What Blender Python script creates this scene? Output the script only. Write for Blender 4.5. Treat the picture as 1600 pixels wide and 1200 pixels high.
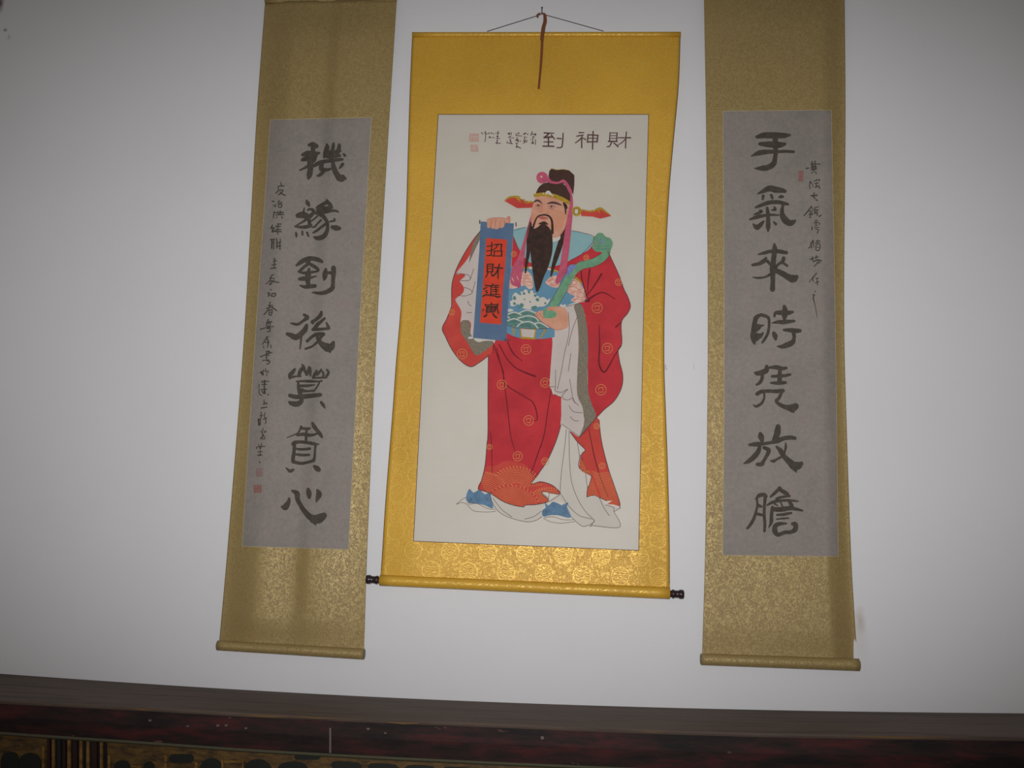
import bpy, bmesh, math, random
from mathutils import Vector, Matrix
from mathutils.geometry import delaunay_2d_cdt
random.seed(7)
sc = bpy.context.scene
for o in list(bpy.data.objects): bpy.data.objects.remove(o)
COL = sc.collection

# ------------------------------------------------------------------ camera
F = 1556.0                                     # focal length in pixels of a 1600 px wide frame
up = Vector((304, 10290, -1556)).normalized()  # world Z seen from the camera
xr = Vector((22830, -329, 1556)); xr = (xr - up*xr.dot(up)).normalized()
fw = up.cross(xr)
ROT = Matrix((xr, fw, up))                     # camera -> world
CAM = Vector((0.0, -2.9, 1.62))
cam = bpy.data.cameras.new('camera'); camo = bpy.data.objects.new('camera', cam); COL.objects.link(camo)
cam.sensor_fit = 'HORIZONTAL'; cam.sensor_width = 36.0; cam.lens = 36.0*F/1600.0; cam.clip_start = 0.05
M = ROT.to_4x4(); M.translation = CAM; camo.matrix_world = M
sc.camera = camo

# ------------------------------------------------------------------ view, world, lights
vs = sc.view_settings
vs.view_transform = 'Standard'; vs.look = 'None'; vs.gamma = 1.0; vs.exposure = 0.0; vs.use_curve_mapping = False
w = bpy.data.worlds.new('world'); sc.world = w; w.use_nodes = True
bg = w.node_tree.nodes['Background']; bg.inputs[0].default_value = (1.0, 0.92, 0.87, 1); bg.inputs[1].default_value = 0.135
fl = bpy.data.lights.new('camera_flash', 'SPOT'); fl.energy = 245; fl.color = (0.985, 0.985, 1.0)   # the camera's own flash
fl.spot_size = math.radians(63); fl.spot_blend = 1.0; fl.shadow_soft_size = 0.05
flo = bpy.data.objects.new('camera_flash', fl); COL.objects.link(flo); flo.location = CAM + Vector((-0.04, 0.0, 0.09)); flo.scale = (1.62, 1, 1)   # wide rectangular flash tube
flo.rotation_euler = (ROT @ Vector(((825-800)/F, -(600-600)/F, -1))).to_track_quat('-Z', 'Y').to_euler()

# ------------------------------------------------------------------ node helpers
class NT:
    def __init__(s, name):
        s.m = bpy.data.materials.new(name); s.m.use_nodes = True; s.t = s.m.node_tree
        s.b = s.t.nodes['Principled BSDF']; s.tc = None
    def n(s, typ, **kw):
        nd = s.t.nodes.new(typ)
        for k, v in kw.items(): setattr(nd, k, v)
        return nd
    def l(s, a, b): s.t.links.new(a, b)
    def co(s, kind='Object'):
        if s.tc is None: s.tc = s.n('ShaderNodeTexCoord')
        return s.tc.outputs[kind]
    def mapping(s, scale=(1, 1, 1), src=None):
        mp = s.n('ShaderNodeMapping'); mp.inputs['Scale'].default_value = scale; s.l(src or s.co(), mp.inputs[0]); return mp.outputs[0]
    def noise(s, scale, detail=3, rough=.55, src=None, dist=0):
        nd = s.n('ShaderNodeTexNoise'); nd.inputs['Scale'].default_value = scale; nd.inputs['Detail'].default_value = detail
        nd.inputs['Roughness'].default_value = rough; nd.inputs['Distortion'].default_value = dist
        s.l(src or s.co(), nd.inputs['Vector']); return nd.outputs['Fac']
    def ramp(s, f, stops, interp='LINEAR'):
        r = s.n('ShaderNodeValToRGB'); cr = r.color_ramp; cr.interpolation = interp
        while len(cr.elements) < len(stops): cr.elements.new(.5)
        for e, (p, c) in zip(cr.elements, stops):
            e.position = p; e.color = (c, c, c, 1) if isinstance(c, (int, float)) else (*c, 1)
        s.l(f, r.inputs[0]); return r.outputs[0]
    def math(s, op, a, b=None, c=None):
        nd = s.n('ShaderNodeMath', operation=op)
        for i, v in enumerate((a, b, c)):
            if v is None: continue
            if isinstance(v, (int, float)): nd.inputs[i].default_value = v
            else: s.l(v, nd.inputs[i])
        return nd.outputs[0]
    def mix(s, f, a, b, blend='MIX'):
        nd = s.n('ShaderNodeMix', data_type='RGBA', blend_type=blend)
        for i, v in ((0, f), (6, a), (7, b)):
            if isinstance(v, (int, float)): nd.inputs[i].default_value = v if i == 0 else (v, v, v, 1)
            elif isinstance(v, tuple): nd.inputs[i].default_value = (*v, 1)
            else: s.l(v, nd.inputs[i])
        return nd.outputs[2]
    def bump(s, h, strength, dist=.001):
        b = s.n('ShaderNodeBump'); b.inputs['Strength'].default_value = strength; b.inputs['Distance'].default_value = dist
        s.l(h, b.inputs['Height']); s.l(b.outputs[0], s.b.inputs['Normal'])
    def fin(s, col, rough=.7, spec=.3, metal=0):
        for k, v in (('Base Color', col), ('Roughness', rough), ('Specular IOR Level', spec), ('Metallic', metal)):
            i = s.b.inputs[k]
            if isinstance(v, tuple): i.default_value = (*v, 1)
            elif isinstance(v, (int, float)): i.default_value = v
            else: s.l(v, i)
        return s.m
def lin(r, g, b):
    f = lambda c: (c/255/12.92) if c/255 <= .04045 else ((c/255+.055)/1.055)**2.4
    return (f(r), f(g), f(b))
def scl(c, k): return tuple(x*k for x in c)

K = 1.3     # photographed value -> surface colour, from the light level of the room
def pigment(name, rgb, var=.12, nscale=60, rough=.8, rgb2=None, spec=.15, k=K):
    t = NT(name); c = scl(lin(*rgb), k); c2 = scl(lin(*rgb2), k) if rgb2 else scl(c, 1-var*2)
    f = t.noise(nscale, 4)
    col = t.mix(t.ramp(f, [(.35, 0), (.65, 1)]), c, c2)
    return t.fin(col, rough, spec)

# wall plaster
def mat_wall():
    t = NT('whitewashed_plaster')
    f = t.noise(1.3, 5); base = t.mix(t.ramp(f, [(.3, 0), (.7, 1)]), (.70, .695, .70), (.66, .655, .66))
    f2 = t.noise(30, 4); base = t.mix(t.math('MULTIPLY', f2, .12), base, (.55, .54, .55))
    sep = t.n('ShaderNodeSeparateXYZ'); t.l(t.co(), sep.inputs[0])
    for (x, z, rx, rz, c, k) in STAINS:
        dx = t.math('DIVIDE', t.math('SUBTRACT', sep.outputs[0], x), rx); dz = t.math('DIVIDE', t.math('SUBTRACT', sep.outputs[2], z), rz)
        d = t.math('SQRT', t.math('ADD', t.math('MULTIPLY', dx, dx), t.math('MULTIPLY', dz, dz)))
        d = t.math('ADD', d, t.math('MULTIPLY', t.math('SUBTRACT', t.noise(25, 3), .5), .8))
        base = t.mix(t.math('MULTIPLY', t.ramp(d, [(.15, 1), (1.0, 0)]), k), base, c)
    t.bump(t.noise(180, 5), .25, .0006)
    return t.fin(base, .9, .15)

def mat_gold_brocade():
    t = NT('yellow_gold_brocade'); sep = t.n('ShaderNodeSeparateXYZ'); t.l(t.co(), sep.inputs[0])
    def lat(ox, oz, s=.108):
        r = []
        for o, i in ((ox, 0), (oz, 2)):
            a = t.math('DIVIDE', t.math('ADD', sep.outputs[i], o), s)
            r.append(t.math('MULTIPLY', t.math('SUBTRACT', a, t.math('ROUND', a)), s))
        return t.math('SQRT', t.math('ADD', t.math('MULTIPLY', r[0], r[0]), t.math('MULTIPLY', r[1], r[1])))
    d = t.math('MINIMUM', lat(0, 0), lat(.054, .054))
    ring = t.math('SUBTRACT', 1, t.math('MULTIPLY', t.math('ABSOLUTE', t.math('SUBTRACT', d, .025)), 420)); ring = t.math('MAXIMUM', ring, 0)
    inside = t.math('LESS_THAN', d, .0225)
    wv = t.n('ShaderNodeTexWave', wave_type='RINGS'); wv.inputs['Scale'].default_value = 55; wv.inputs['Distortion'].default_value = 9
    wv.inputs['Detail'].default_value = 2; wv.inputs['Detail Scale'].default_value = 2.2; t.l(t.co(), wv.inputs[0])
    br = t.n('ShaderNodeTexVoronoi', distance='CHEBYCHEV'); br.inputs['Scale'].default_value = 150; t.l(t.mapping((1, 0, 1)), br.inputs['Vector'])
    fret = t.ramp(br.outputs['Distance'], [(.3, 0), (.36, 1), (.5, 1), (.58, 0)])
    sc1 = t.math('GREATER_THAN', wv.outputs['Fac'], .62)
    pat = t.math('ADD', t.math('MULTIPLY', inside, sc1), t.math('MULTIPLY', t.math('SUBTRACT', 1, inside), t.math('MULTIPLY', fret, .75)))
    pat = t.math('MINIMUM', t.math('ADD', pat, ring), 1)
    big = t.noise(3, 3)
    ground = t.mix(t.ramp(big, [(.35, 0), (.65, 1)]), scl(lin(186, 142, 40), K), scl(lin(172, 128, 34), K))
    thread = scl(lin(200, 166, 74), K)
    col = t.mix(t.math('MULTIPLY', pat, .55), ground, thread)
    fine = t.noise(420, 2); col = t.mix(t.ramp(fine, [(.4, .0), (.7, .4)]), col, scl(lin(150, 112, 32), K))
    t.bump(t.math('ADD', pat, t.math('MULTIPLY', fine, .4)), .35, .0008)
    return t.fin(col, t.ramp(pat, [(0, .55), (1, .42)]), .4, t.math('MULTIPLY', pat, .22))

def mat_tan_brocade(name='olive_tan_brocade', K=1.74):
    t = NT(name); wv = t.noise(150, 4, .6, t.mapping((1, 1, .8)), 1.6)
    pat = t.ramp(wv, [(.44, 0), (.56, 1)])
    big = t.noise(2.2, 2)
    g = t.mix(t.ramp(big, [(.35, 0), (.65, 1)]), scl(lin(112, 91, 57), K), scl(lin(104, 86, 50), K))
    col = t.mix(t.math('MULTIPLY', pat, .8), g, scl(lin(131, 116, 74), K))
    t.bump(pat, .3, .0006)
    return t.fin(col, t.ramp(pat, [(0, .6), (1, .5)]), .45, t.math('MULTIPLY', pat, .3))

def mat_grey_paper(K=1.42):
    t = NT('mottled_grey_xuan_paper'); f = t.noise(9, 6, .7); f2 = t.noise(90, 5, .7)
    c = t.mix(t.ramp(f, [(.3, 0), (.7, 1)]), scl(lin(113, 107, 102), K), scl(lin(125, 118, 112), K))
    c = t.mix(t.math('MULTIPLY', t.ramp(f2, [(.35, 0), (.75, 1)]), .5), c, scl(lin(95, 90, 85), K))
    c = t.mix(t.math('MULTIPLY', t.ramp(t.noise(18, 3), [(.5, 0), (.75, 1)]), .35), c, scl(lin(120, 104, 98), K))
    return t.fin(c, .85, .12)
def mat_silk():
    t = NT('cream_painting_silk'); f = t.noise(5, 5); c = t.mix(t.ramp(f, [(.3, 0), (.7, 1)]), scl(lin(184, 178, 166), K*.9), scl(lin(178, 171, 158), K*.9))
    wx = t.noise(60, 2, src=t.mapping((.2, 1, 8))); c = t.mix(t.math('MULTIPLY', wx, .18), c, scl(lin(160, 150, 140), K*.88))
    return t.fin(c, .5, .35)
def mat_ink(K=1.5):
    t = NT('black_brush_ink'); f = t.noise(70, 4, .7)
    c = t.mix(t.ramp(f, [(.35, 0), (.7, 1)]), scl(lin(55, 50, 44), K), scl(lin(66, 61, 55), K))
    return t.fin(c, .8, .1)
def mat_worn_top():
    t = NT('worn_grey_brown_timber'); s = t.mapping((.6, 14, 14)); f = t.noise(9, 6, .65, s); g = t.noise(3, 3)
    c = t.mix(t.ramp(f, [(.3, 0), (.7, 1)]), lin(106, 91, 79), lin(84, 72, 63)); c = t.mix(t.math('MULTIPLY', t.ramp(t.noise(5, 5, .6, t.mapping((.5, 9, 9))), [(.5, 0), (.62, 1)]), .5), c, lin(44, 38, 35)); c = t.mix(t.math('MULTIPLY', g, .3), c, lin(72, 48, 45))
    t.bump(f, .3, .002); return t.fin(c, .7, .3)
def mat_red_lacquer():
    t = NT('chipped_dark_red_lacquer'); s = t.mapping((1, 5, 5)); f = t.noise(5, 7, .7, s)
    c = t.ramp(f, [(.38, lin(34, 29, 27)), (.49, lin(48, 35, 33)), (.58, lin(70, 36, 35)), (.72, lin(84, 40, 38))])
    ch = t.noise(14, 6, .6, t.mapping((1, 3, 3))); c = t.mix(t.ramp(ch, [(.68, 0), (.71, .7)]), c, lin(120, 80, 70))
    t.bump(f, .4, .002); return t.fin(c, .7, .2)
def mat_gilt(name='aged_gilt_wood', a=(98, 72, 32), b=(48, 34, 20)):
    t = NT(name); f = t.noise(22, 6, .7, t.mapping((1, 1, 3))); c = t.ramp(f, [(.35, scl(lin(*b), 1.4)), (.6, scl(lin(*a), 1.4))]); t.bump(f, .5, .003)
    return t.fin(c, .55, .4)
def mat_flat(name, rgb, rough=.6, metal=0, k=1.0):
    t = NT(name); f = t.noise(80, 3); c = scl(lin(*rgb), k); return t.fin(t.mix(f, c, scl(c, .75)), rough, .4, metal)

# ------------------------------------------------------------------ geometry helpers
def ray(px, py):
    return ROT.inverted().transposed() @ Vector(((px-800)/F, -(py-600)/F, -1)) if False else ROT @ Vector(((px-800)/F, -(py-600)/F, -1))
def W(px, py, d=0.0):
    """point of the plane d metres in front of the wall that a sight line meets"""
    r = ray(px, py); t = (-d-CAM.y)/r.y; return CAM + r*t
def mesh(name, verts, faces, mat, parent=None, smooth=False, base=None):
    me = bpy.data.meshes.new(name); b = base if base is not None else (parent_loc(parent) if parent else Vector())
    me.from_pydata([tuple(Vector(v)-b) for v in verts], [], faces); me.update()
    if smooth:
        for p in me.polygons: p.use_smooth = True
    me.materials.append(mat); o = bpy.data.objects.new(name, me); COL.objects.link(o)
    if parent: o.parent = parent
    elif base is not None: o.location = base
    return o
def parent_loc(p):
    v = Vector()
    while p: v += p.location; p = p.parent
    return v
def empty(name, loc, label, cat, group=None):
    o = bpy.data.objects.new(name, None); COL.objects.link(o); o.location = loc; o.empty_display_size = .05
    o['label'] = label; o['category'] = cat
    if group: o['group'] = group
    return o
def catmull(P, step=1.2, closed=False):
    n = len(P)
    if n < 3 and not closed:
        P = [tuple(P[0]), tuple((a+b)/2 for a, b in zip(P[0], P[-1])), tuple(P[-1])]; n = 3
    out = []; rng = range(n if closed else n-1)
    for i in rng:
        p1 = P[i]; p2 = P[(i+1) % n]
        p0 = P[(i-1) % n] if closed or i > 0 else p1
        p3 = P[(i+2) % n] if closed or i+2 < n else p2
        L = math.dist(p1[:2], p2[:2]); k = max(1, int(L/step))
        for j in range(k):
            t = j/k; t2 = t*t; t3 = t2*t
            out.append(tuple(.5*((2*b)+(c-a)*t+(2*a-5*b+4*c-d)*t2+(3*b-a-3*c+d)*t3) for a, b, c, d in zip(p0, p1, p2, p3)))
    if not closed: out.append(tuple(P[-1]))
    return out
FR = {'A': (680, 240, 5.), 'B': (680, 440, 5.), 'C': (680, 640, 5.), 'P': (0, 0, 1.)}
def parse(s, fr='P'):
    """'A10,20 30,40,5' -> pixel points, a letter switches the tracing frame"""
    ox, oy, k = FR[fr] if isinstance(fr, str) else fr; out = []
    for tok in s.split():
        if tok[0].isalpha(): ox, oy, k = FR[tok[0]]; tok = tok[1:]
        v = [float(q) for q in tok.split(',')]
        out.append((ox+v[0]/k, oy+v[1]/k) + ((v[2]/k,) if len(v) > 2 else ()))
    return out
def inpoly(x, y, P):
    r = False; n = len(P); j = n-1
    for i in range(n):
        if (P[i][1] > y) != (P[j][1] > y) and x < (P[j][0]-P[i][0])*(y-P[i][1])/(P[j][1]-P[i][1])+P[i][0]: r = not r
        j = i
    return r

class Sheet:
    """A hanging paper or silk sheet: edges given along its height, a depth field off the wall."""
    def __init__(s, left, right, top, bot, depth):
        s.left, s.right, s.top, s.bot, s.dep = left, right, top, bot, depth
    @staticmethod
    def interp(T, y):
        if y <= T[0][0]:
            a, b = T[0], T[1]
        elif y >= T[-1][0]:
            a, b = T[-2], T[-1]
        else:
            for i in range(len(T)-1):
                if T[i][0] <= y <= T[i+1][0]: a, b = T[i], T[i+1]; break
            t = (y-a[0])/(b[0]-a[0]); i = T.index(a)
            m0 = (b[1]-T[i-1][1])/(b[0]-T[i-1][0]) if i > 0 else (b[1]-a[1])/(b[0]-a[0])
            m1 = (T[i+2][1]-a[1])/(T[i+2][0]-a[0]) if i+2 < len(T) else (b[1]-a[1])/(b[0]-a[0])
            h = b[0]-a[0]; t2 = t*t; t3 = t2*t
            return (2*t3-3*t2+1)*a[1]+(t3-2*t2+t)*h*m0+(-2*t3+3*t2)*b[1]+(t3-t2)*h*m1
        return a[1]+(b[1]-a[1])*(y-a[0])/(b[0]-a[0])
    def uv(s, x, y):
        xl, xr_ = s.interp(s.left, y), s.interp(s.right, y); u = (x-xl)/(xr_-xl)
        yt = s.top[0]+(s.top[1]-s.top[0])*u; yb = s.bot[0]+(s.bot[1]-s.bot[0])*u
        return u, (y-yt)/(yb-yt)
    def at(s, x, y, off=0.): 
        u, v = s.uv(x, y); return W(x, y, s.dep(u, v)+off)
    def sheet(s, name, mat, parent, nu=64, nv=150, thick=.0008):
        V = []; Fc = []
        for layer in (0, 1):
            for j in range(nv+1):
                for i in range(nu+1):
                    u, v = i/nu, j/nv
                    y = (s.top[0]+(s.top[1]-s.top[0])*u)*(1-v)+(s.bot[0]+(s.bot[1]-s.bot[0])*u)*v
                    xl, xr_ = s.interp(s.left, y), s.interp(s.right, y)
                    V.append(W(xl+(xr_-xl)*u, y, s.dep(u, v)) + Vector((0, thick*layer, 0)))
        n = nu+1; N = (nu+1)*(nv+1)
        for j in range(nv):
            for i in range(nu):
                a = j*n+i; Fc.append((a, a+n, a+n+1, a+1)); Fc.append((N+a, N+a+1, N+a+n+1, N+a+n))
        for j in range(nv):
            a = j*n; Fc.append((a, N+a, N+a+n, a+n)); a += nu; Fc.append((a, a+n, N+a+n, N+a))
        for i in range(nu):
            Fc.append((i, i+1, N+i+1, N+i)); a = nv*n+i; Fc.append((a, N+a, N+a+1, a+1))
        return mesh(name, V, Fc, mat, parent, True)
    def fill(s, polys, off, grid=5.0, smooth=True, step=2.0):
        """tessellated filled outlines lying on the sheet"""
        V = []; Fc = []
        for P in polys:
            if smooth is True: P = catmull(P, step, True)
            pts = [Vector(p[:2]) for p in P]; n = len(pts); edges = [(i, (i+1) % n) for i in range(n)]
            x0 = min(p.x for p in pts); x1 = max(p.x for p in pts); y0 = min(p.y for p in pts); y1 = max(p.y for p in pts)
            gx = math.floor(x0/grid)*grid
            while gx < x1:
                gy = math.floor(y0/grid)*grid
                while gy < y1:
                    if inpoly(gx, gy, P): pts.append(Vector((gx, gy)))
                    gy += grid
                gx += grid
            r = delaunay_2d_cdt(pts, edges, [], 1, 1e-4); b = len(V)
            V += [s.at(v.x, v.y, off) for v in r[0]]
            for f in r[2]:
                if len(f) != 3: continue
                a, b_, c_ = (r[0][k] for k in f)
                if (b_.x-a.x)*(c_.y-a.y)-(b_.y-a.y)*(c_.x-a.x) > 0: f = f[::-1]
                cx, cy = (a.x+b_.x+c_.x)/3, (a.y+b_.y+c_.y)/3
                if inpoly(cx, cy, P): Fc.append(tuple(b+k for k in f))
        return V, Fc
    def strokes(s, S, off, ragged=0., step=1.3, wscale=1.0):
        V = []; Fc = []; k = 0
        for P in S:
            P = [p if len(p) == 3 else (*p, 1.0) for p in P]
            if len(P) == 1: P = [P[0], (P[0][0]+.4, P[0][1]+.4, P[0][2])]
            C = catmull(P, step); o = off + k*6e-6; k += 1
            ring = []
            def addp(x, y): V.append(s.at(x, y, o)); return len(V)-1
            n = len(C); prev = None; ph = random.random()*9
            for i, (x, y, wd) in enumerate(C):
                a = C[max(0, i-1)]; b = C[min(n-1, i+1)]; dx, dy = b[0]-a[0], b[1]-a[1]; L = math.hypot(dx, dy) or 1; dx /= L; dy /= L
                h = max(.12, wd*.5*wscale)
                hl = h*(1+ragged*(math.sin(i*.9+ph)+math.sin(i*2.3+ph*2))*.5); hr = h*(1+ragged*(math.sin(i*1.1+ph*3)+math.sin(i*2.7+ph))*.5)
                A = addp(x-dy*hl, y+dx*hl); M_ = addp(x, y); B = addp(x+dy*hr, y-dx*hr)
                if prev: Fc.append((prev[0], A, M_, prev[1])); Fc.append((prev[1], M_, B, prev[2]))
                prev = (A, M_, B)
                if i in (0, n-1):       # round cap
                    sg = -1 if i == 0 else 1; last = A; K_ = 6
                    for q in range(1, K_+1):
                        an = math.pi*q/K_
                        if q < K_:
                            nx = -dy*math.cos(an)*h+sg*dx*math.sin(an)*h; ny = dx*math.cos(an)*h+sg*dy*math.sin(an)*h
                            c = addp(x+nx, y+ny)
                        else: c = B
                        Fc.append((M_, last, c) if sg > 0 else (M_, c, last)); last = c
        return V, Fc
    def put(s, name, VF, mat, parent, label=None):
        V, Fc = VF; Fx = []
        for f in Fc:        # orient towards the room
            a, b, c = V[f[0]], V[f[1]], V[f[2]]
            Fx.append(f if (b-a).cross(c-a).y < 0 else tuple(reversed(f)))
        o = mesh(name, V, Fx, mat, parent)
        if label: o['label'] = label
        return o
def join(*vfs):
    V = []; Fc = []
    for v, f in vfs:
        b = len(V); V += v; Fc += [tuple(b+k for k in q) for q in f]
    return V, Fc
def tube(points, radii, seg=12, caps=True):
    V = []; Fc = []; n = len(points)
    for i, p in enumerate(points):
        t = (points[min(n-1, i+1)]-points[max(0, i-1)]).normalized()
        a = t.cross(Vector((0, 1, 0)));  a = a if a.length > .1 else t.cross(Vector((0, 0, 1))); a.normalize(); b = t.cross(a)
        r = radii[i] if isinstance(radii, (list, tuple)) else radii
        for k in range(seg):
            an = 2*math.pi*k/seg; V.append(p+a*(math.cos(an)*r)+b*(math.sin(an)*r))
    for i in range(n-1):
        for k in range(seg):
            q = (k+1) % seg; Fc.append((i*seg+k, i*seg+q, (i+1)*seg+q, (i+1)*seg+k))
    if caps: Fc.append(tuple(range(seg))[::-1]); Fc.append(tuple((n-1)*seg+k for k in range(seg)))
    return V, Fc
def box(x0, x1, y0, y1, z0, z1):
    V = [Vector((x, y, z)) for x in (x0, x1) for y in (y0, y1) for z in (z0, z1)]
    return V, [(0, 1, 3, 2), (4, 6, 7, 5), (0, 4, 5, 1), (2, 3, 7, 6), (0, 2, 6, 4), (1, 5, 7, 3)]
def sm(a, b, x): 
    t = max(0., min(1., (x-a)/(b-a))); return t*t*(3-2*t)

# ------------------------------------------------------------------ the room
STAINS = []
for (px, py, rx, ry, c, k) in ((1344, 970, 10, 24, (.42, .33, .24), .55), (8, 47, 5, 4, (.2, .14, .12), .8), (14, 58, 4, 8, (.35, .3, .28), .5),
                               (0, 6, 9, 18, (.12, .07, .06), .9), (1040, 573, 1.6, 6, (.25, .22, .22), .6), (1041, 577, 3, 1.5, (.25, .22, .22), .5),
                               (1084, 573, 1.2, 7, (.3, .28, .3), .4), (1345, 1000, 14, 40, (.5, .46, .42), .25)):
    p = W(px, py); STAINS.append((p.x, p.z, rx/535, ry/535, c, k))
MW = mat_wall()
o = mesh('wall_back', *box(-4, 4, 0, .2, 0, 3.6), MW); o['kind'] = 'structure'
t_ = NT('grey_stone_floor'); fl = t_.fin(t_.mix(t_.noise(4, 5), (.22, .20, .19), (.12, .11, .10)), .7)
o = mesh('floor', *box(-4, 4, -6.5, .2, -.1, 0), fl); o['kind'] = 'structure'

# ------------------------------------------------------------------ long carved table below the scrolls
WL = [(-60, 1048.5), (0, 1052.6), (200, 1066.5), (400, 1078.9), (600, 1089.5), (800, 1098), (1000, 1104.5), (1200, 1109.3), (1400, 1112.5), (1600, 1114.5), (1680, 1115)]
FL = [(-60, 1089), (0, 1094), (200, 1104), (400, 1115), (600, 1124), (800, 1132), (1000, 1140), (1200, 1146), (1400, 1149.5), (1600, 1152), (1680, 1153)]
zt = W(800, 1098).z
r0 = ray(800, 1132); DT = -(CAM.y + r0.y*((zt-CAM.z)/r0.z)); print('table z', zt, 'depth', DT)
MT, MR, MG, MD = mat_worn_top(), mat_red_lacquer(), mat_gilt(), mat_flat('soot_black_wood', (24, 19, 16), .6)
MB_ = mat_flat('dull_green_bead', (104, 101, 80), .6); MCH = mat_flat('bare_ochre_wood', (120, 90, 52), .7); MWD = mat_flat('pale_scratch', (120, 104, 98), .7)
tb = empty('altar_table', (0, -DT/2, 0), 'long dark altar table with worn top, chipped red rail and carved apron', 'table')
PXS = list(range(-60, 1681, 20))
itp = Sheet.interp
def wl(px): return W(px, itp(WL, px), .0)
def flp(px, dy=0, d=None): return W(px, itp(FL, px)+dy, DT if d is None else d)
EXT = 0.7   # the table runs on beyond both sides of the frame
def ext(pts):
    a = pts[0]+(pts[0]-pts[1]).normalized()*EXT; b = pts[-1]+(pts[-1]-pts[-2]).normalized()*EXT
    a.z = pts[0].z; b.z = pts[-1].z; return [a]+pts+[b]
back = ext([wl(p)+Vector((0, -.001, 0)) for p in PXS]); front = ext([flp(p) for p in PXS]); n = len(back)
V = []; Fc = []
for b_, f_ in zip(back, front): V += [b_, f_+Vector((0, 0, 0)), f_+Vector((0, -.002, -.004)), f_+Vector((0, .0, -.009)), b_+Vector((0, 0, -.03))]
for i in range(n-1):
    for k in range(5):
        q = (k+1) % 5; Fc.append((i*5+k, i*5+q, i*5+5+q, i*5+5+k))
Fc += [tuple(range(5))[::-1], tuple((n-1)*5+k for k in range(5))]
mesh('table_top', V, Fc, MT, tb)
def strip(name, dya, dyb, d0, thick, mat, bulge=0.0, pxs=PXS, extend=True, parent=tb):
    """horizontal moulding on the table front between two heights below the front edge"""
    A = [W(p, itp(FL, p)+dya(p), d0) for p in pxs]; B = [W(p, itp(FL, p)+dyb(p), d0) for p in pxs]
    if extend: A, B = ext(A), ext(B)
    V = []; Fc = []; m = len(A)
    for a, b in zip(A, B):
        mid = (a+b)/2
        V += [a+Vector((0, thick, 0)), a, mid+Vector((0, -bulge, 0)), b, b+Vector((0, thick, 0))]
    for i in range(m-1):
        for k in range(5):
            q = (k+1) % 5; Fc.append((i*5+k, i*5+q, i*5+5+q, i*5+5+k))
    Fc += [tuple(range(5))[::-1], tuple((m-1)*5+k for k in range(5))]
    return mesh(name, V, Fc, mat, parent)
RB = [(-60, 48), (0, 49.5), (400, 56), (800, 59.5), (1200, 60), (1600, 60), (1680, 60)]
rb = lambda p: itp(RB, p)
strip('red_lacquer_rail', lambda p: 1.2, lambda p: rb(p), DT-.004, .05, MR, .006)
strip('bead_moulding', lambda p: rb(p), lambda p: rb(p)+5.2, DT-.002, .04, MB_, .006)
strip('carved_apron', lambda p: rb(p)+4.5, lambda p: rb(p)+95, DT-.02, .02, MG)
# ochre chips along the upper edge, scratch
for (a, b, y, h) in ((205, 240, 2.2, 2.5), (378, 450, 2.2, 3), (455, 530, 1.5, 2), (605, 655, 3.5, 3), (1330, 1480, 1.5, 3), (70, 80, 3, 1.5), (1000, 1040, 2.5, 1.5)):
    pts = [a+(b-a)*i/6 for i in range(7)]
    strip('bare_wood_chip', lambda p: y, lambda p: y+h*(1-abs((p-a)/(b-a)-.5)*1.4), DT+.0035, .006, MCH, .0, pts, False)
for (a, y, h) in ((338, 20, 4), (351, 19, 4), (382, 22, 3.5), (232, 18, 4), (291, 24, 3), (845, 16, 6), (573, 14, 4), (600, 20, 3)):
    strip('lacquer_flake', lambda p: y+abs(p-a-2)*.5, lambda p: y+h-abs(p-a-2)*.6, DT+.0045, .006, MWD, 0, [a, a+1.5, a+3, a+5], False)
strip('pale_scratch', lambda p: 17, lambda p: 56, DT+.0052, .006, MWD, 0, [514.5, 516, 517.3], False)
# apron carving: vertical gilt reeds, framed dark openings
def plate(name, P, d, th, mat, smooth=False, parent=tb):
    P = catmull(P, 4, True) if smooth else P
    A = [W(x, y, d) for x, y in P]; m = len(A)
    V = A+[a+Vector((0, th, 0)) for a in A]; Fc = [tuple(range(m))[::-1], tuple(range(m, 2*m))]+[(i, (i+1) % m, m+(i+1) % m, m+i) for i in range(m)]
    return mesh(name, V, Fc, mat, parent)
bt = lambda p: itp(FL, p)+rb(p)+4.5
MG2 = mat_gilt('brighter_gilt', (128, 94, 42), (80, 56, 26)); MRD = mat_flat('oxblood_paint', (50, 24, 22), .6); MDG = mat_flat('dark_green_paint', (30, 34, 28), .6)
plate('dark_reed_ground', [(74, bt(74)), (166, bt(166)), (170, 1240), (72, 1240)], DT-.017, .004, MD)
for x, wd, m in ((76, 3.5, MRD), (83, 4, MG2), (92, 6, MDG), (100, 4, MRD), (107.5, 4.5, MG2), (117, 6, MRD), (126, 4, MG2), (137, 4, MG2), (147, 8, MRD), (158, 4, MG2)):
    plate('gilt_reed' if m is MG2 else 'painted_reed', [(x-wd/2, bt(x)), (x+wd/2, bt(x)), (x+wd/2+.6, 1240), (x-wd/2-.4, 1240)], DT-.012, .006, m)
def openings(lst, m=MDG):
    for (x0, y0, x1, y1) in lst:
        r = min((x1-x0), (y1-y0))*.3
        P = [(x0+r, y0), (x1-r, y0), (x1, y0+r), (x1, y1-r), (x1-r, y1), (x0+r, y1), (x0, y1-r), (x0, y0+r)]
        plate('dark_carved_recess', P, DT-.0165, .004, m, True)
openings(((2, 1176, 28, 1230), (30, 1178, 62, 1230), (178, 1189, 202, 1230), (224, 1190, 240, 1230), (264, 1179, 302, 1192), (313, 1186, 346, 1230), (380, 1188, 424, 1230), (432, 1192, 482, 1230), (460, 1178, 500, 1187)))
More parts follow.
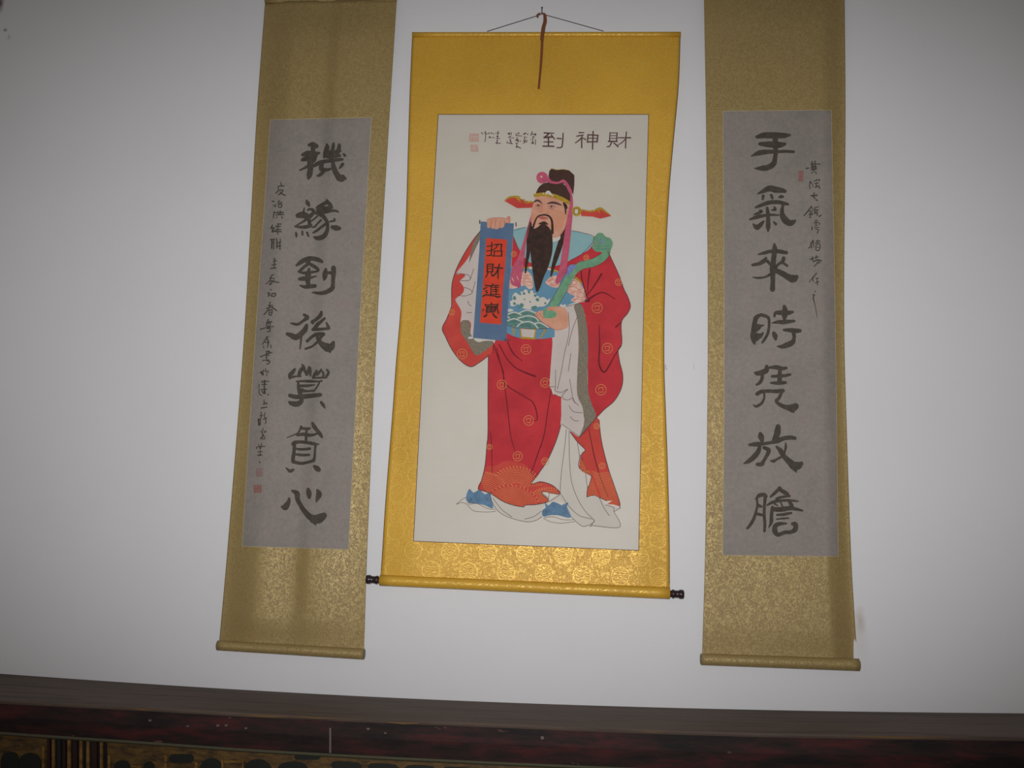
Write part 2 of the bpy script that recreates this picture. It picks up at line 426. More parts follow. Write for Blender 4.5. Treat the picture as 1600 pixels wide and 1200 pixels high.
for (x0, y0, x1, y1) in ((350, 1188, 377, 1192), (256, 1180, 261, 1230), (304, 1190, 309, 1230), (168, 1180, 172, 1230), (205, 1196, 220, 1199), (66, 1165, 69, 1230), (346, 1186, 349, 1230), (378, 1186, 380.5, 1230)):
    plate('gilt_fillet', [(x0, y0), (x1, y0+.6), (x1, y1+.6), (x0, y1)], DT-.012, .006, MG2)
for i, x in enumerate(range(520, 1000, 58)):
    yb = bt(x)+8
    plate('dark_carved_recess', [(x, yb), (x+40, yb+2), (x+42, yb+12+i), (x+2, yb+11+i)], DT-.0165, .004, MDG, True)
# carcass and legs
xa, xb = front[0].x, front[-1].x
mesh('back_rail', *box(xa, xb, -.06, -.002, zt-.14, zt-.05), MD, tb)
for x in (xa+.03, xb-.1):
    for y in (-DT+.03, -.09): mesh('leg', *box(x, x+.07, y, y+.07, 0, zt-.06), MR, tb)

# ------------------------------------------------------------------ shared materials
INK, PAPER, TAN, GOLD, SILK = mat_ink(), mat_grey_paper(), mat_tan_brocade(), mat_gold_brocade(), mat_silk()
SEAL = pigment('vermilion_seal', (130, 76, 70), .2, 300, rgb2=(116, 88, 82)); SEALF = pigment('faded_seal', (122, 88, 84), .2, 300, rgb2=(114, 102, 97))
SEALP = pigment('pale_pink_seal', (170, 124, 114), .2, 300, rgb2=(166, 146, 132)); CREAM = pigment('cream_edge', (158, 146, 118), .1)
LINE = pigment('dark_fine_line', (78, 52, 54), .1); CORDM = mat_flat('thin_purple_cord', (96, 76, 88), .7, k=1.3)
HORN = mat_flat('dark_brown_lacquered_knob', (44, 30, 34), .3, k=1.2); IRON = mat_flat('dull_iron', (96, 88, 88), .5, .6); RIB = mat_flat('brown_silk_tie', (104, 60, 32), .6, k=1.6)

def roller(sh, name, TL, TR, BL, BR, mat, parent, d, ratio=1.0, seg=20):
    a = (W(*TL, d)+W(*BL, d))/2; b = (W(*TR, d)+W(*BR, d))/2
    ra = (W(*TL, d)-W(*BL, d)).length/2; rb_ = (W(*TR, d)-W(*BR, d)).length/2
    N = 24; return mesh(name, *tube([a.lerp(b, i/N) for i in range(N+1)], [(ra+(rb_-ra)*i/N) for i in range(N+1)], seg), mat, parent, True)
def border(sh, P, wd, off, mat, name, parent):
    S = [[(*P[i], wd), (*P[(i+1) % len(P)], wd)] for i in range(len(P))]
    S = [[(a[0]+(b[0]-a[0])*t/30, a[1]+(b[1]-a[1])*t/30, wd) for t in range(31)] for a, b in S]
    return sh.put(name, sh.strokes(S, off, step=6), mat, parent)
def panel_outline(sh, LE, RE, yT, yB, n=40):
    """closed outline following the panel's own side curves"""
    P = []; 
    for i in range(n+1): y = yT[1]+(yB[1]-yT[1])*i/n; P.append((itp(RE, y), y))
    for i in range(1, 12): t = i/12; P.append((itp(RE, yB[1])*(1-t)+itp(LE, yB[0])*t, yB[1]*(1-t)+yB[0]*t))
    for i in range(n+1): y = yB[0]+(yT[0]-yB[0])*i/n; P.append((itp(LE, y), y))
    for i in range(1, 12): t = i/12; P.append((itp(LE, yT[0])*(1-t)+itp(RE, yT[1])*t, yT[0]*(1-t)+yT[1]*t))
    return P

def couplet(label, group, L, R, top, bot, dep, LE, RE, yT, yB, rod, chars, inscr, seals):
    sh = Sheet(L, R, top, bot, dep)
    base = W((rod[0][0]+rod[1][0])/2, (rod[2][1]+rod[3][1])/2, 0); base.y = -.02
    e = empty('hanging_scroll', base, label, 'scroll', None)
    sh.sheet('brocade_mount', TAN, e, 110, 150)
    roller(sh, 'bottom_roller', *rod, TAN, e, .022)
    for k, (a, b) in ((-1, (rod[0], rod[2])), (1, (rod[1], rod[3]))):
        c = (W(*a, .022)+W(*b, .022))/2; r = (W(*a, .022)-W(*b, .022)).length/2
        mesh('roller_end_cap', *tube([c, c+Vector((.0015*k, 0, 0))], r*.8, 16), HORN, e)
    tl, tr = (itp(L, top[0]), top[0]), (itp(R, top[1]), top[1])
    a, b = W(*tl, .012), W(*tr, .012)
    mesh('top_rod', *tube([a.lerp(b, i/10) for i in range(11)], .007, 12), TAN, e, True)
    pk = (a+b)/2+Vector((0, .006, .16)); 
    mesh('hanging_cord', *tube([a.lerp(b, .25)+Vector((0, 0, .005)), pk, a.lerp(b, .75)+Vector((0, 0, .005))], .0012, 6), CORDM, e)
    P = panel_outline(sh, LE, RE, yT, yB)
    pn = sh.put('paper_panel', sh.fill([P], .0008, 4, smooth=False), PAPER, e, 'mottled grey paper written with brush characters')
    border(sh, P, .85, .0011, CREAM, 'pale_border_line', pn)
    for lab, fr, S in chars:
        sh.put('ink_character', sh.strokes([parse(q, fr) for q in S.split(';') if q.strip()], .0013, .05, 1.2, .93), INK, pn, lab)
    for fr, groups in inscr:
        for g in groups.split('|'):
            S = [parse(q, fr) for q in g.split(';') if q.strip()]
            sh.put('small_ink_character', sh.strokes(S, .0013, .03, 1.0, .74), INK, pn)
    for (x0, y0, x1, y1, m) in seals:
        sh.put('red_seal', sh.fill([[(x0, y0), (x1, y0), (x1, y1), (x0, y1)]], .0012, 3, smooth=False), m, pn)
        gx = lambda t: x0+(x1-x0)*t; gy = lambda t: y0+(y1-y0)*t; ln = [[(gx(.2), gy(.2)), (gx(.45), gy(.18))], [(gx(.3), gy(.15)), (gx(.28), gy(.45))], [(gx(.6), gy(.2)), (gx(.82), gy(.25))], [(gx(.7), gy(.3)), (gx(.62), gy(.5))], [(gx(.2), gy(.6)), (gx(.42), gy(.8))], [(gx(.6), gy(.65)), (gx(.85), gy(.62))], [(gx(.7), gy(.7)), (gx(.72), gy(.88))]]
        sh.put('seal_lettering', sh.strokes([[(*q, .6) for q in s_] for s_ in ln], .0013), PAPER, pn)
    return e, a, b, pk

# ---- left couplet
def depL(u, v):
    d = .012+.027*sm(.0, .24, u)-.011*sm(.24, .49, u)
    d += .011*sm(.49, .60, u)*(1-sm(.88, 1, v)*.8)-.016*sm(.62, 1, u)
    d += .004*math.sin(v*5)
    return d*(1-.45*sm(.95, 1, v))*(.55+.45*sm(0, .06, v))
cl = [
 ("first large character of the left scroll, with a hooked tail and dots", (420, 200, 10.), "630,265,55 690,262,95 745,285,70;690,300,80 690,370,80;525,420,50 600,400,95 700,405,90 785,392,45;700,430,110 620,470,90 545,490,75 525,500,55;660,450,130 650,560,110 645,680,95 630,750,90 618,795,35;600,600,50 550,630,40 485,658,28;700,500,90 710,420,120;710,590,55 780,550,75 880,520,65 980,512,60 1080,497,55 1150,490,45;905,255,35 912,300,80 890,370,80 870,450,55;1010,245,45 1003,310,60 985,400,90 970,470,70;1100,262,50 1095,330,75 1060,400,80 1105,435,55;870,385,50 980,385,80 1120,360,40;920,450,60 1060,450,50;1165,405,30 1188,428,50;1000,530,60 1015,620,85 1060,720,95 1110,780,120 1170,785,115 1190,790,60;1155,565,55 1125,605,50 1100,632,22;830,560,70 820,640,80 900,655,60 965,640,40;860,680,55 815,720,60 775,745,45 750,745,20"),
 ("second large character of the left scroll, with three dots at lower left", (420, 290, 10.), "590,230,30 605,270,75 628,312,45;555,345,20 545,400,35 538,440,45;440,465,55 490,450,85 550,440,65 610,455,40;440,485,40 530,490,45 610,495,45;605,385,30 640,368,45 695,385,55 690,430,60 645,480,70 600,525,60;600,510,55 540,560,40 470,600,30 400,640,12;410,640,25 480,648,50 560,648,60 640,630,65 660,620,50;630,540,60 640,620,60;905,210,18 900,260,60 830,300,60 770,330,50 735,350,20;915,250,60 960,305,70 985,340,50;770,390,80 850,350,60 960,350,60;740,430,60 830,410,80 920,400,70 1010,390,45 1078,405,38;790,440,80 850,480,70 905,560,60 920,640,55 905,720,70 860,790,80 790,820,80 730,815,60 700,795,20;755,480,35 700,530,30 640,560,28;815,540,38 765,590,33 720,640,38 680,652,28;880,605,50 800,665,45 740,710,45 690,738,28;1020,515,28 1030,545,40 970,560,30 925,572,12;995,650,70 1050,662,95 1100,668,70;425,730,25 430,770,45 430,803,22;525,712,30 525,765,40;598,733,38 618,788,38"),
 ("third large character of the left scroll, long hook at right", (420, 380, 10.), "435,345,45 520,285,80 620,240,75 720,245,75 800,270,70 830,290,50;620,260,90 600,330,60 550,370,50 490,430,50 450,448,18;650,330,60 720,370,60 775,420,45 730,450,30;480,455,30 560,465,50 680,452,45 770,437,28;630,400,40 615,500,100 610,600,80 625,660,80;480,560,55 525,555,75 600,550,70 680,532,40 745,515,18;485,660,25 560,682,60 650,675,70 720,668,65;890,405,45 882,470,90 872,540,75 862,575,30;920,460,50 1000,465,55;1010,385,80 1012,460,85 1005,560,68 1000,650,68 985,710,80 880,770,72 780,780,55 720,772,40 675,772,18"),
 ("fourth large character of the left scroll, heavy sweep at right", (410, 465, 10.), "650,268,45 700,310,75 640,360,50 560,415,50 500,412,48 445,400,28;690,435,60 665,500,90 600,570,90 520,620,100 450,590,85 390,568,60;520,640,60 560,600,90;605,600,50 600,700,32 588,800,24;920,225,45 905,280,70 830,350,55 775,380,55 790,405,35;970,325,45 920,370,55 860,420,65 820,480,70 785,500,45;800,500,50 900,495,50 980,488,50 1040,480,50;1000,392,28 1030,460,60;950,572,70 860,575,70 790,600,55 700,680,55;930,600,50 860,690,45 780,760,36 675,800,42;860,620,60 905,705,80 970,755,120 1030,780,150 1080,760,120 1110,700,55;1000,790,110 1050,830,80 1055,862,20"),
 ("fifth large character of the left scroll, top like two mountains", (410, 550, 10.), "505,270,45 470,320,70 420,365,50 430,422,24;430,395,60 520,382,32 600,380,30;620,195,25 640,240,65 590,300,65 575,355,60;650,240,50 668,310,45 700,350,40;730,240,45 715,300,60 690,350,55;745,250,40 752,310,40 748,370,35;850,300,50 820,350,60 785,405,30;920,270,28 895,310,38 860,360,30;915,280,28 955,340,38 940,390,38;1010,280,40 1035,320,45 1000,380,50;790,405,30 900,403,34 1000,398,36;530,460,25 620,455,40 760,458,48 880,460,28 925,452,38;890,480,26 850,550,32 800,615,28;560,470,45 565,560,60 590,630,85;600,530,50 700,528,50 815,512,22;620,600,80 700,612,40 800,602,34;430,680,65 520,700,75 650,695,85 780,682,75 905,668,65;620,740,60 590,790,85 520,815,95 450,800,75 425,785,50;915,785,45 950,830,58 978,878,20"),
 ("sixth large character of the left scroll, roofed box with two dots below", (410, 645, 10.), "780,155,38 800,200,68 850,270,66 900,330,66 930,378,45;605,220,50 590,260,38 550,320,28 480,350,24 385,388,16;600,240,38 690,250,55 740,243,36;695,260,34 685,320,45 682,425,48;545,348,45 640,335,60 740,350,55 830,335,38 870,315,38;480,490,65 500,465,65 600,455,55 700,465,55 800,482,55 880,492,22;500,500,60 495,600,58 480,700,64 480,765,60;830,500,48 820,600,38 815,690,48 800,745,60;480,765,60 600,790,55 700,775,50 795,748,55;510,560,38 620,572,45 740,560,48;530,650,42 620,660,50 730,658,38;370,860,20 430,910,58 480,890,45;810,835,50 850,868,95 880,890,75"),
 ("seventh large character of the left scroll, a curved hook with three dots", (400, 740, 10.), "570,270,45 640,310,90 650,400,80 700,500,75 760,590,85 850,680,110 940,715,150 1010,690,150 1060,655,105;880,730,90 935,800,25;518,390,42 505,450,75 455,525,110 415,520,60;815,245,55 825,300,92 832,370,60;960,262,50 985,320,100 960,390,70 942,440,25"),
]
il = [((400, 280, 10.), "390,50,20 395,110,25;340,110,15 440,105,25;350,120,20 345,180,20 310,215,25;360,170,20 420,170,25 390,220,25 350,240,25;370,190,15 400,225,25 455,250,30|255,345,30 285,350,25;270,400,20 300,430,20 310,390,20;370,330,20 340,370,20 410,360,20;350,390,20 350,435,20;350,395,25 400,390,25 395,435,25 350,435,20|285,510,25 275,560,25 270,610,20;290,510,20 310,530,20;340,500,20 350,550,20;380,495,25 375,555,30;320,525,20 425,520,30;310,560,20 430,550,25;330,590,20 315,610,15;400,580,20 410,610,25|255,720,30 235,760,25;230,770,25 280,760,30 250,820,30 320,800,25;330,700,20 390,700,25;310,740,30 380,735,25;345,700,20 340,860,20;310,780,20 385,790,25;300,820,20 390,820,25|225,945,30 290,940,25;250,940,30 245,1080,30;280,940,20 275,1090,25;250,990,20 280,990,20;320,930,25 330,1000,30 325,1080,25;380,930,20 375,1000,25;310,1000,20 390,980,20;315,1050,25 390,1040,20;370,1000,25 375,1095,30"),
 ((400, 395, 10.), "290,90,30 280,130,20;265,140,15 315,120,25;290,130,20 280,230,25;250,190,20 310,180,25;230,245,25 310,235,30|240,350,20 280,340,20;215,400,20 235,370,20;220,400,20 290,400,20;250,350,20 210,440,25 150,490,15;220,440,20 290,430,20;250,440,20 210,500,25 250,480,20;240,455,20 300,455,25 355,465,25|230,575,30 235,580,25;180,630,25 210,630,25 190,680,25;210,650,20 230,670,20;250,630,20 245,680,20;250,640,25 305,635,25 290,680,25 250,680,20|225,770,25 205,820,20;180,830,15 260,820,20;160,870,20 265,840,20;225,820,25 180,900,25 125,965,25;245,850,25 290,880,30 325,905,25;205,900,25 250,890,25 240,970,25 205,965,25 205,900,20;210,930,15 245,930,15"),
 ((390, 490, 10.), "295,90,25 270,140,25;270,130,20 345,130,30;270,150,20 320,150,20 315,195,20 265,200,20 265,150,20;290,150,15 290,200,15;170,245,30 240,225,20 370,200,20;275,235,25 320,230,25 310,280,25 275,280,20|260,365,20 300,360,20;275,370,25 240,420,25 200,480,20;270,380,20 290,440,30 280,530,20;240,450,20 310,450,20;215,510,20 220,535,20;330,490,20 335,535,20|260,590,20 310,590,30 290,620,20;265,600,25 265,700,30;170,675,25 250,640,20 350,605,25;240,650,20 310,650,20;200,735,20 300,720,20;270,740,30 315,740,25 300,780,25 270,785,25|185,920,60 210,950,40;215,880,25 200,960,25;250,860,20 245,910,15;240,900,20 300,900,20;265,930,20 290,925,15;265,960,25 270,970,20"),
 ((385, 595, 10.), "240,0,20 245,30,20;200,60,20 195,90,20;285,0,40 280,60,30 280,120,30 285,190,50;250,10,20 350,10,20;240,60,20 320,55,20;230,140,20 310,130,30;240,160,20 270,200,25;200,110,15 200,200,20 240,230,20;330,215,25 345,220,25|275,300,20 275,370,25;280,340,20 320,350,25;250,370,15 320,365,15;235,425,30 320,410,25|230,490,20 235,560,20 200,620,25;190,600,40 195,690,35;210,550,20 250,540,20;220,600,15 215,690,25;290,500,20 280,560,20 310,590,20;260,600,20 315,580,20;300,600,20 305,650,20 290,670,15|260,740,20 255,760,20;225,800,20 240,780,15 310,790,20 280,810,20;240,800,20 260,850,30 235,900,30;215,910,20 240,880,20;270,850,15 290,900,20 250,910,20|235,980,20 230,1020,20;190,990,15 200,1010,15;160,1060,20 170,1030,20 290,1025,20;190,1050,15 230,1040,20 210,1070,20;180,1110,20 250,1105,20;215,1090,15 215,1160,20;180,1165,30 235,1160,30|203,1265,28 210,1280,24")]
LL = [(-2, 414.5), (180, 401), (520, 381.5), (850, 356), (1008, 342)]; LR = [(-2, 620), (180, 608.5), (520, 588.5), (850, 574), (1020, 568.5)]
couplet('olive brocade scroll with seven brushed characters, left of the yellow painted scroll', 'calligraphy scrolls', LL, LR, (2, -1.5), (1008, 1022), depL,
        [(187, 422.5), (520, 399.5), (853.5, 378)], [(183.5, 580.5), (520, 561.5), (858.5, 544.5)], (187, 183.5), (853.5, 858.5),
        ((340, 1000.5), (569, 1013.5), (340, 1016), (569, 1030.5)), cl, il, ((400, 732, 410, 744.5, SEALF), (396.5, 757.5, 408.5, 770, SEAL)))

# ---- right couplet
def depR(u, v):
    d = .022+.014*u-.034*sm(.83, .99, u)*(.6+.4*v)+.004*sm(.3, .0, u)+.003*math.sin(v*4.2)
    return d*(1-.3*sm(.95, 1, v))*(.6+.4*sm(0, .06, v))
cr_ = [
 ("first large character of the right scroll, three bars on a hooked stem", (1130, 185, 10.), "530,290,60 640,265,100 800,265,105 950,268,88 1040,258,42;575,398,60 680,405,95 800,410,110 900,412,95 965,398,50;440,588,20 560,540,85 700,522,75 850,520,55 980,515,52 1100,522,48;812,260,95 815,400,85 820,520,75 810,620,75 785,710,95 700,765,95 600,780,85 490,782,18"),
 ("second large character of the right scroll, roof strokes over a cross", (1130, 270, 10.), "540,328,22 620,290,65 720,245,100 830,265,105 920,275,82 965,288,60;625,360,50 617,412,38;750,350,48 768,395,48;880,380,40 905,372,60 935,375,40;510,540,38 600,505,60 720,465,70 850,458,68 950,478,64 1012,492,42;935,500,48 920,580,62 925,660,90 970,740,115 1040,785,105 1100,765,75 1130,742,25;580,592,48 610,608,36 540,632,45 480,652,22;420,728,35 520,693,66 640,668,55 740,657,45 870,662,26;687,550,50 700,650,66 702,770,75 702,850,78 700,915,25;800,540,36 812,575,55 755,582,22;630,762,40 590,805,70 530,855,85 490,825,60 470,800,25;790,770,28 822,802,48"),
 ("third large character of the right scroll, branching tree shape", (1130, 365, 10.), "800,168,42 805,230,85 800,300,85 785,420,85 775,540,105 775,640,85 775,760,78 770,870,88;550,325,26 650,300,56 740,278,60 860,278,70 985,298,62;670,380,40 640,425,75 560,470,62 460,490,48;690,430,55 740,485,50;945,385,66 930,435,60 860,480,44 830,520,50;940,462,44 1000,502,42;730,640,50 650,680,36 540,692,38 460,680,16;830,580,85 920,622,95 1000,670,105 1080,705,130 1125,690,120 1145,675,70"),
 ("fourth large character of the right scroll, sun at left, hooked stem at right", (1130, 460, 10.), "600,310,40 520,360,80 490,450,80 480,560,95 465,650,90 480,730,75 490,772,36;580,322,45 650,335,60 708,370,50 718,470,46 702,590,48 660,680,48 610,752,36;500,485,70 570,492,55 635,482,18;520,545,90 585,520,22;500,640,90 580,640,70 622,605,36;520,700,70 600,655,36;955,190,60 965,250,100 960,310,110 958,380,60;800,345,36 820,290,60 900,285,80 1000,290,80 1085,275,46;765,447,20 850,432,58 950,432,75 1108,415,46;950,555,45 1050,560,75 1130,568,78 1195,568,68;1100,600,70 1108,680,60 1080,750,90 1000,790,95 920,815,70 845,812,22;790,605,62 810,650,88 820,700,46"),
 ("fifth large character of the right scroll, table shape with a kicked foot", (1130, 550, 10.), "680,225,60 670,290,95 600,320,85 530,335,78 500,325,45;612,350,60 605,420,58 570,480,58 520,512,36;728,242,45 830,240,75 920,258,68 985,250,48;885,280,62 885,370,75 880,480,80;765,380,48 830,378,55 960,370,55 1045,352,46;745,482,34 850,485,62 970,478,55;530,655,65 590,622,68 700,610,60 830,615,66 930,605,72;640,650,40 640,720,36 600,800,46 515,850,48 468,822,16;910,640,50 870,720,58 830,770,58 900,830,66 990,865,85 1075,875,130 1130,850,115;1080,920,70 1105,940,30"),
 ("sixth large character of the right scroll, two figures side by side", (1130, 645, 10.), "580,330,66 590,370,105 605,425,75;412,500,46 520,490,80 640,482,58 760,462,58 850,440,80 940,400,75 1060,388,72 1120,398,60;570,520,60 550,600,80 480,690,90 400,755,75 325,792,24;640,545,60 710,585,75 690,650,66 640,740,58 600,800,80 530,805,55;858,215,85 850,280,110 835,350,105 795,430,80;835,530,40 900,600,85 960,690,85 1040,770,110 1110,830,140 1180,820,130 1220,795,75;1120,880,80 1145,925,24;975,462,14 978,520,45 968,585,36 930,670,48 850,720,38 785,755,56 740,748,24"),
 ("seventh large character of the right scroll, the densest one at its foot", (1130, 740, 10.), "510,400,28 560,345,66 640,330,66 675,355,48;528,400,36 532,500,36 512,600,46 480,700,55 430,790,55 380,852,46;658,350,58 645,500,50 640,640,52 650,760,54 645,900,45;545,500,70 600,515,40;530,630,52 600,645,50;880,230,70 905,262,66 980,305,72 1035,355,40;860,250,56 800,310,55 740,360,36;830,392,40 920,365,46 1040,352,34;690,492,32 780,445,55 900,422,46 1050,420,46 1165,432,30;780,555,75 900,560,85 1040,540,75 1140,555,56 1238,578,34;800,470,40 850,500,22;900,450,30 930,520,30;1040,450,60 1070,500,70 1050,530,60;770,530,60 755,650,60 750,760,60 712,842,18;840,645,34 940,638,52 1062,615,40;835,712,25 930,702,32 1022,695,26;985,780,34 880,785,64 815,820,80 808,900,90 855,955,70 960,920,64 1060,912,66 1125,870,88 1130,790,75 1085,785,60"),
]
ir = [((1240, 245, 10.), "200,180,30 240,175,20;290,75,25 285,120,30;335,65,25 330,110,20;265,120,20 330,110,20 415,115,20;290,130,30 285,200,30;340,130,30 335,200,30;275,160,20 360,155,25;280,200,25 360,190,25;310,130,20 315,230,25;290,240,20 280,260,20;340,235,20 355,260,20|260,390,30 250,430,20 255,500,20;270,390,20 280,420,20;320,380,20 410,355,20 400,375,20;360,350,15 355,380,15;330,420,20 390,405,20;360,410,20 350,470,25;340,480,25 400,450,20;390,460,20 410,495,25;300,420,15 300,480,15|275,610,30 365,600,30;325,560,20 310,620,30 340,650,20;345,670,25 370,680,30|280,770,25 230,840,30 165,920,25;280,790,20 300,810,20;245,850,20 290,840,20;260,860,20 260,930,25;290,860,20 285,910,20;240,900,20 300,890,20;245,950,20 270,950,20;335,790,20 330,890,25;350,790,20 390,780,20;310,830,20 390,830,20;365,820,20 370,910,30;345,860,20 350,880,20;400,930,30 430,915,25|330,1000,20 370,995,25;320,1040,20 350,1020,20 410,1040,20 400,1060,20;355,1030,20 350,1060,20;330,1080,20 370,1070,20;290,1100,30 285,1140,25;330,1110,20 390,1100,20;350,1130,20 390,1140,20 370,1190,25"),
 ((1240, 350, 8.), "240,210,15 215,240,20 225,300,20;215,240,15 250,215,15;235,240,12 230,260,12;190,300,20 215,275,15;245,200,15 250,290,15;280,210,15 330,210,15;300,200,15 290,240,15;265,240,15 325,230,15;280,260,15 330,255,15 320,325,18 280,325,15 280,265,15;285,290,12 320,290,12|210,440,25 250,430,20;235,410,20 240,460,20;285,395,18 280,430,20;270,420,20 310,410,15;250,470,20 300,450,25 345,460,25;310,470,20 260,530,15;300,490,15 330,480,18|285,615,20 250,660,18 195,725,12;240,660,18 245,720,18;280,680,15 310,680,18;290,690,15 300,760,18;270,740,15 315,720,18|270,840,18 275,848,15;235,885,15 262,885,20 245,915,20 250,945,22 265,1000,14 280,1080,12 295,1165,10")]
RL = [(-30, 1100), (0, 1100), (180, 1103), (520, 1106), (850, 1102), (1025, 1097)]; RR = [(-30, 1319), (0, 1319.7), (180, 1321), (500, 1319), (700, 1324), (880, 1330.5), (1035, 1340)]
couplet('olive brocade scroll with seven brushed characters, right of the yellow painted scroll', 'calligraphy scrolls', RL, RR, (-30, -30), (1027, 1036), depR,
        [(173.5, 1129.5), (500, 1131.5), (700, 1131), (867.5, 1129)], [(172, 1299), (500, 1305), (869.5, 1309.8)], (173.5, 172), (867.5, 869.5),
        ((1095, 1021), (1342, 1029), (1095, 1039), (1342, 1048.5)), cr_, ir, ((1247.5, 267, 1255, 283.5, SEAL),))

# ------------------------------------------------------------------ centre scroll with the painted figure
def depC(u, v):
    d = .020+.006*math.sin(math.pi*v)*(.5+.5*math.cos((u-.5)*3))
    d += .014*sm(0, .16, v)-.014*sm(.16, .42, v)*.6        # swells below the top rod
    d -= .007*(sm(.12, 0, u)+sm(.88, 1, u))*sm(.2, .5, v)
    return d
CL = [(50, 644.4), (130, 640.7), (230, 637.5), (345, 634), (480, 626), (575, 618), (633, 614), (786, 602), (880, 596), (905, 594)]
CR = [(50, 1063.3), (130, 1060.5), (213, 1053), (300, 1045.5), (400, 1040.5), (500, 1038), (577, 1038), (650, 1040.5), (720, 1043), (830, 1046), (925, 1046.5)]
cs = Sheet(CL, CR, (50.5, 49.5), (906, 926), depC)
bp = W(820, 925, 0); bp.y = -.02
ce = empty('hanging_scroll', bp, 'yellow gold brocade scroll with a painting of a bearded man in red robe', 'scroll')
cs.sheet('brocade_mount', GOLD, ce, 72, 150)
roller(cs, 'bottom_roller', (594, 898), (1046.3, 917.5), (593.4, 915), (1046.3, 936), GOLD, ce, .026)
def knob(x0, x1, y0, y1, ya, yb):
    a = W(x0, (y0+y1)/2, .026); b = W(x1, (ya+yb)/2, .026); r = (W(x0, y0, .026)-W(x0, y1, .026)).length/2
    prof = [(0, .72), (.12, .72), (.16, .95), (.3, .95), (.36, .8), (.62, .8), (.7, 1), (.92, 1), (.96, .9), (1, .8)]
    pts = [a.lerp(b, t) for t, _ in prof]; return mesh('roller_knob', *tube(pts, [r*q for _, q in prof], 20), HORN, ce, True)
knob(594, 572, 899.5, 913.5, 898, 912); knob(1046.5, 1068.5, 920.5, 935, 921.5, 936)
def bar(name, y0, y1, wd, mat, d, r):
    a, b = W(644.2, y0, d), W(1063.5, y1, d); return mesh(name, *tube([a.lerp(b, i/12) for i in range(13)], r, 14), mat, ce, True)
bar('top_rod', 54.5, 54, 0, GOLD, .021, .0082)
cs.put('edge_binding', cs.strokes([[(itp(CL, y)+.4, y, .9) for y in range(52, 905, 20)], [(itp(CR, y)-.4, y, .9) for y in range(52, 922, 20)]], .0005, step=8), LINE, ce)
nail_p = W(847, 22, 0)
mesh('hanging_cord', *tube([W(761, 49, .02), W(841, 24, .024), W(847, 21.5, .024), W(855, 24, .024), W(943, 48.5, .02)], .0012, 8), CORDM, ce)
rp = [(840, 27.5, 2.6), (839.8, 23.5, 3.6), (843, 20.5, 4), (848, 20, 4.6), (851, 23, 4.8), (851.6, 33, 5.6), (849.3, 42, 6), (847.8, 52, 6), (846.7, 62, 5.6), (847, 64, 4.2), (846.6, 76, 4), (845.3, 98, 3.8), (843.6, 118, 3.4), (841.6, 139, 3.4)]
V = []; Fc = []
for i, (x, y, wd) in enumerate(catmull(rp, 2.0)):
    d = .036+.008*sm(20, 60, y); q = wd/2
    V += [W(x-q, y, d), W(x-q, y, d-.003), W(x+q, y, d-.003), W(x+q, y, d), W(x, y, d+.0025)]
    if i:
        b = 5*i
        for k in range(5): Fc.append((b-5+k, b-5+(k+1) % 5, b+(k+1) % 5, b+k))
Fc += [(0, 1, 2, 3, 4), tuple(5*i+k for k in (4, 3, 2, 1, 0))]
mesh('tie_ribbon', V, Fc, RIB, ce, False)['label'] = 'brown silk tie hanging from the nail'
ne = mesh('nail', *tube([nail_p+Vector((0, .02, -.002)), nail_p+Vector((0, -.034, .004)), W(847, 12.5, .040), W(847, 11.5, .040)], [.0016, .0016, .0016, .003], 10), IRON, None, True, nail_p)
ne['label'] = 'thin iron nail in the wall holding up the yellow scroll'; ne['category'] = 'nail'
P = panel_outline(cs, [(178.8, 684.7), (345, 675), (480, 665.5), (846, 646)], [(178.8, 1013.5), (345, 1009), (500, 1005.3), (860, 998)], (178.8, 178.8), (845.5, 860))
pn = cs.put('painting_panel', cs.fill([P], .0003, 5, smooth=False), SILK, ce, 'cream silk painted with a standing bearded official')
border(cs, P, .9, .0005, LINE, 'dark_border_line', pn)

RED = pigment('crimson_robe_pigment', (168, 48, 53), .1, 14, rgb2=(152, 42, 48)); REDO = pigment('orange_red_pigment', (172, 66, 56), .1, 14, rgb2=(162, 56, 50))
WHT = pigment('white_pigment', (186, 180, 170), .03, 10, k=K*.88); WHT2 = pigment('pinkish_white_pigment', (180, 168, 162), .05, 10, k=K*.9)
GRY = pigment('grey_trim_pigment', (116, 106, 92), .15, 160, rgb2=(98, 94, 84)); BLU = pigment('banner_blue', (72, 90, 116), .1, 20, rgb2=(78, 98, 120))
ORG = pigment('banner_orange_red', (186, 62, 38), .1, 30, rgb2=(172, 56, 42)); LBL = pigment('sky_blue_pigment', (86, 122, 142), .1, 30, rgb2=(82, 118, 138))
CYN = pigment('pale_cyan_pigment', (120, 150, 150), .1, 30, rgb2=(112, 146, 150)); SKN = pigment('skin_pigment', (180, 134, 112), .1, 40, rgb2=(172, 122, 98))
CHK = pigment('cheek_pigment', (176, 118, 90), .08, 50, rgb2=(176, 128, 104)); HAIR = pigment('black_hair_pigment', (44, 34, 30), .1, 60, rgb2=(60, 42, 36))
HAT = pigment('dark_brown_hat_pigment', (66, 46, 40), .1, 50); PNK = pigment('rose_ribbon_pigment', (168, 78, 98), .1, 60, rgb2=(152, 68, 92))
GLD = pigment('ochre_gold_pigment', (158, 128, 44), .15, 160); GLN = pigment('gold_line_pigment', (190, 136, 80), .1, 60); GRN = pigment('jade_green_pigment', (98, 138, 108), .1, 60)
TEAL = pigment('teal_wave_pigment', (84, 122, 112), .15, 90, rgb2=(70, 104, 98)); DRK = pigment('dark_outline_pigment', (82, 58, 58), .1, 60); DRR = pigment('maroon_fold_pigment', (96, 30, 36), .1, 60)
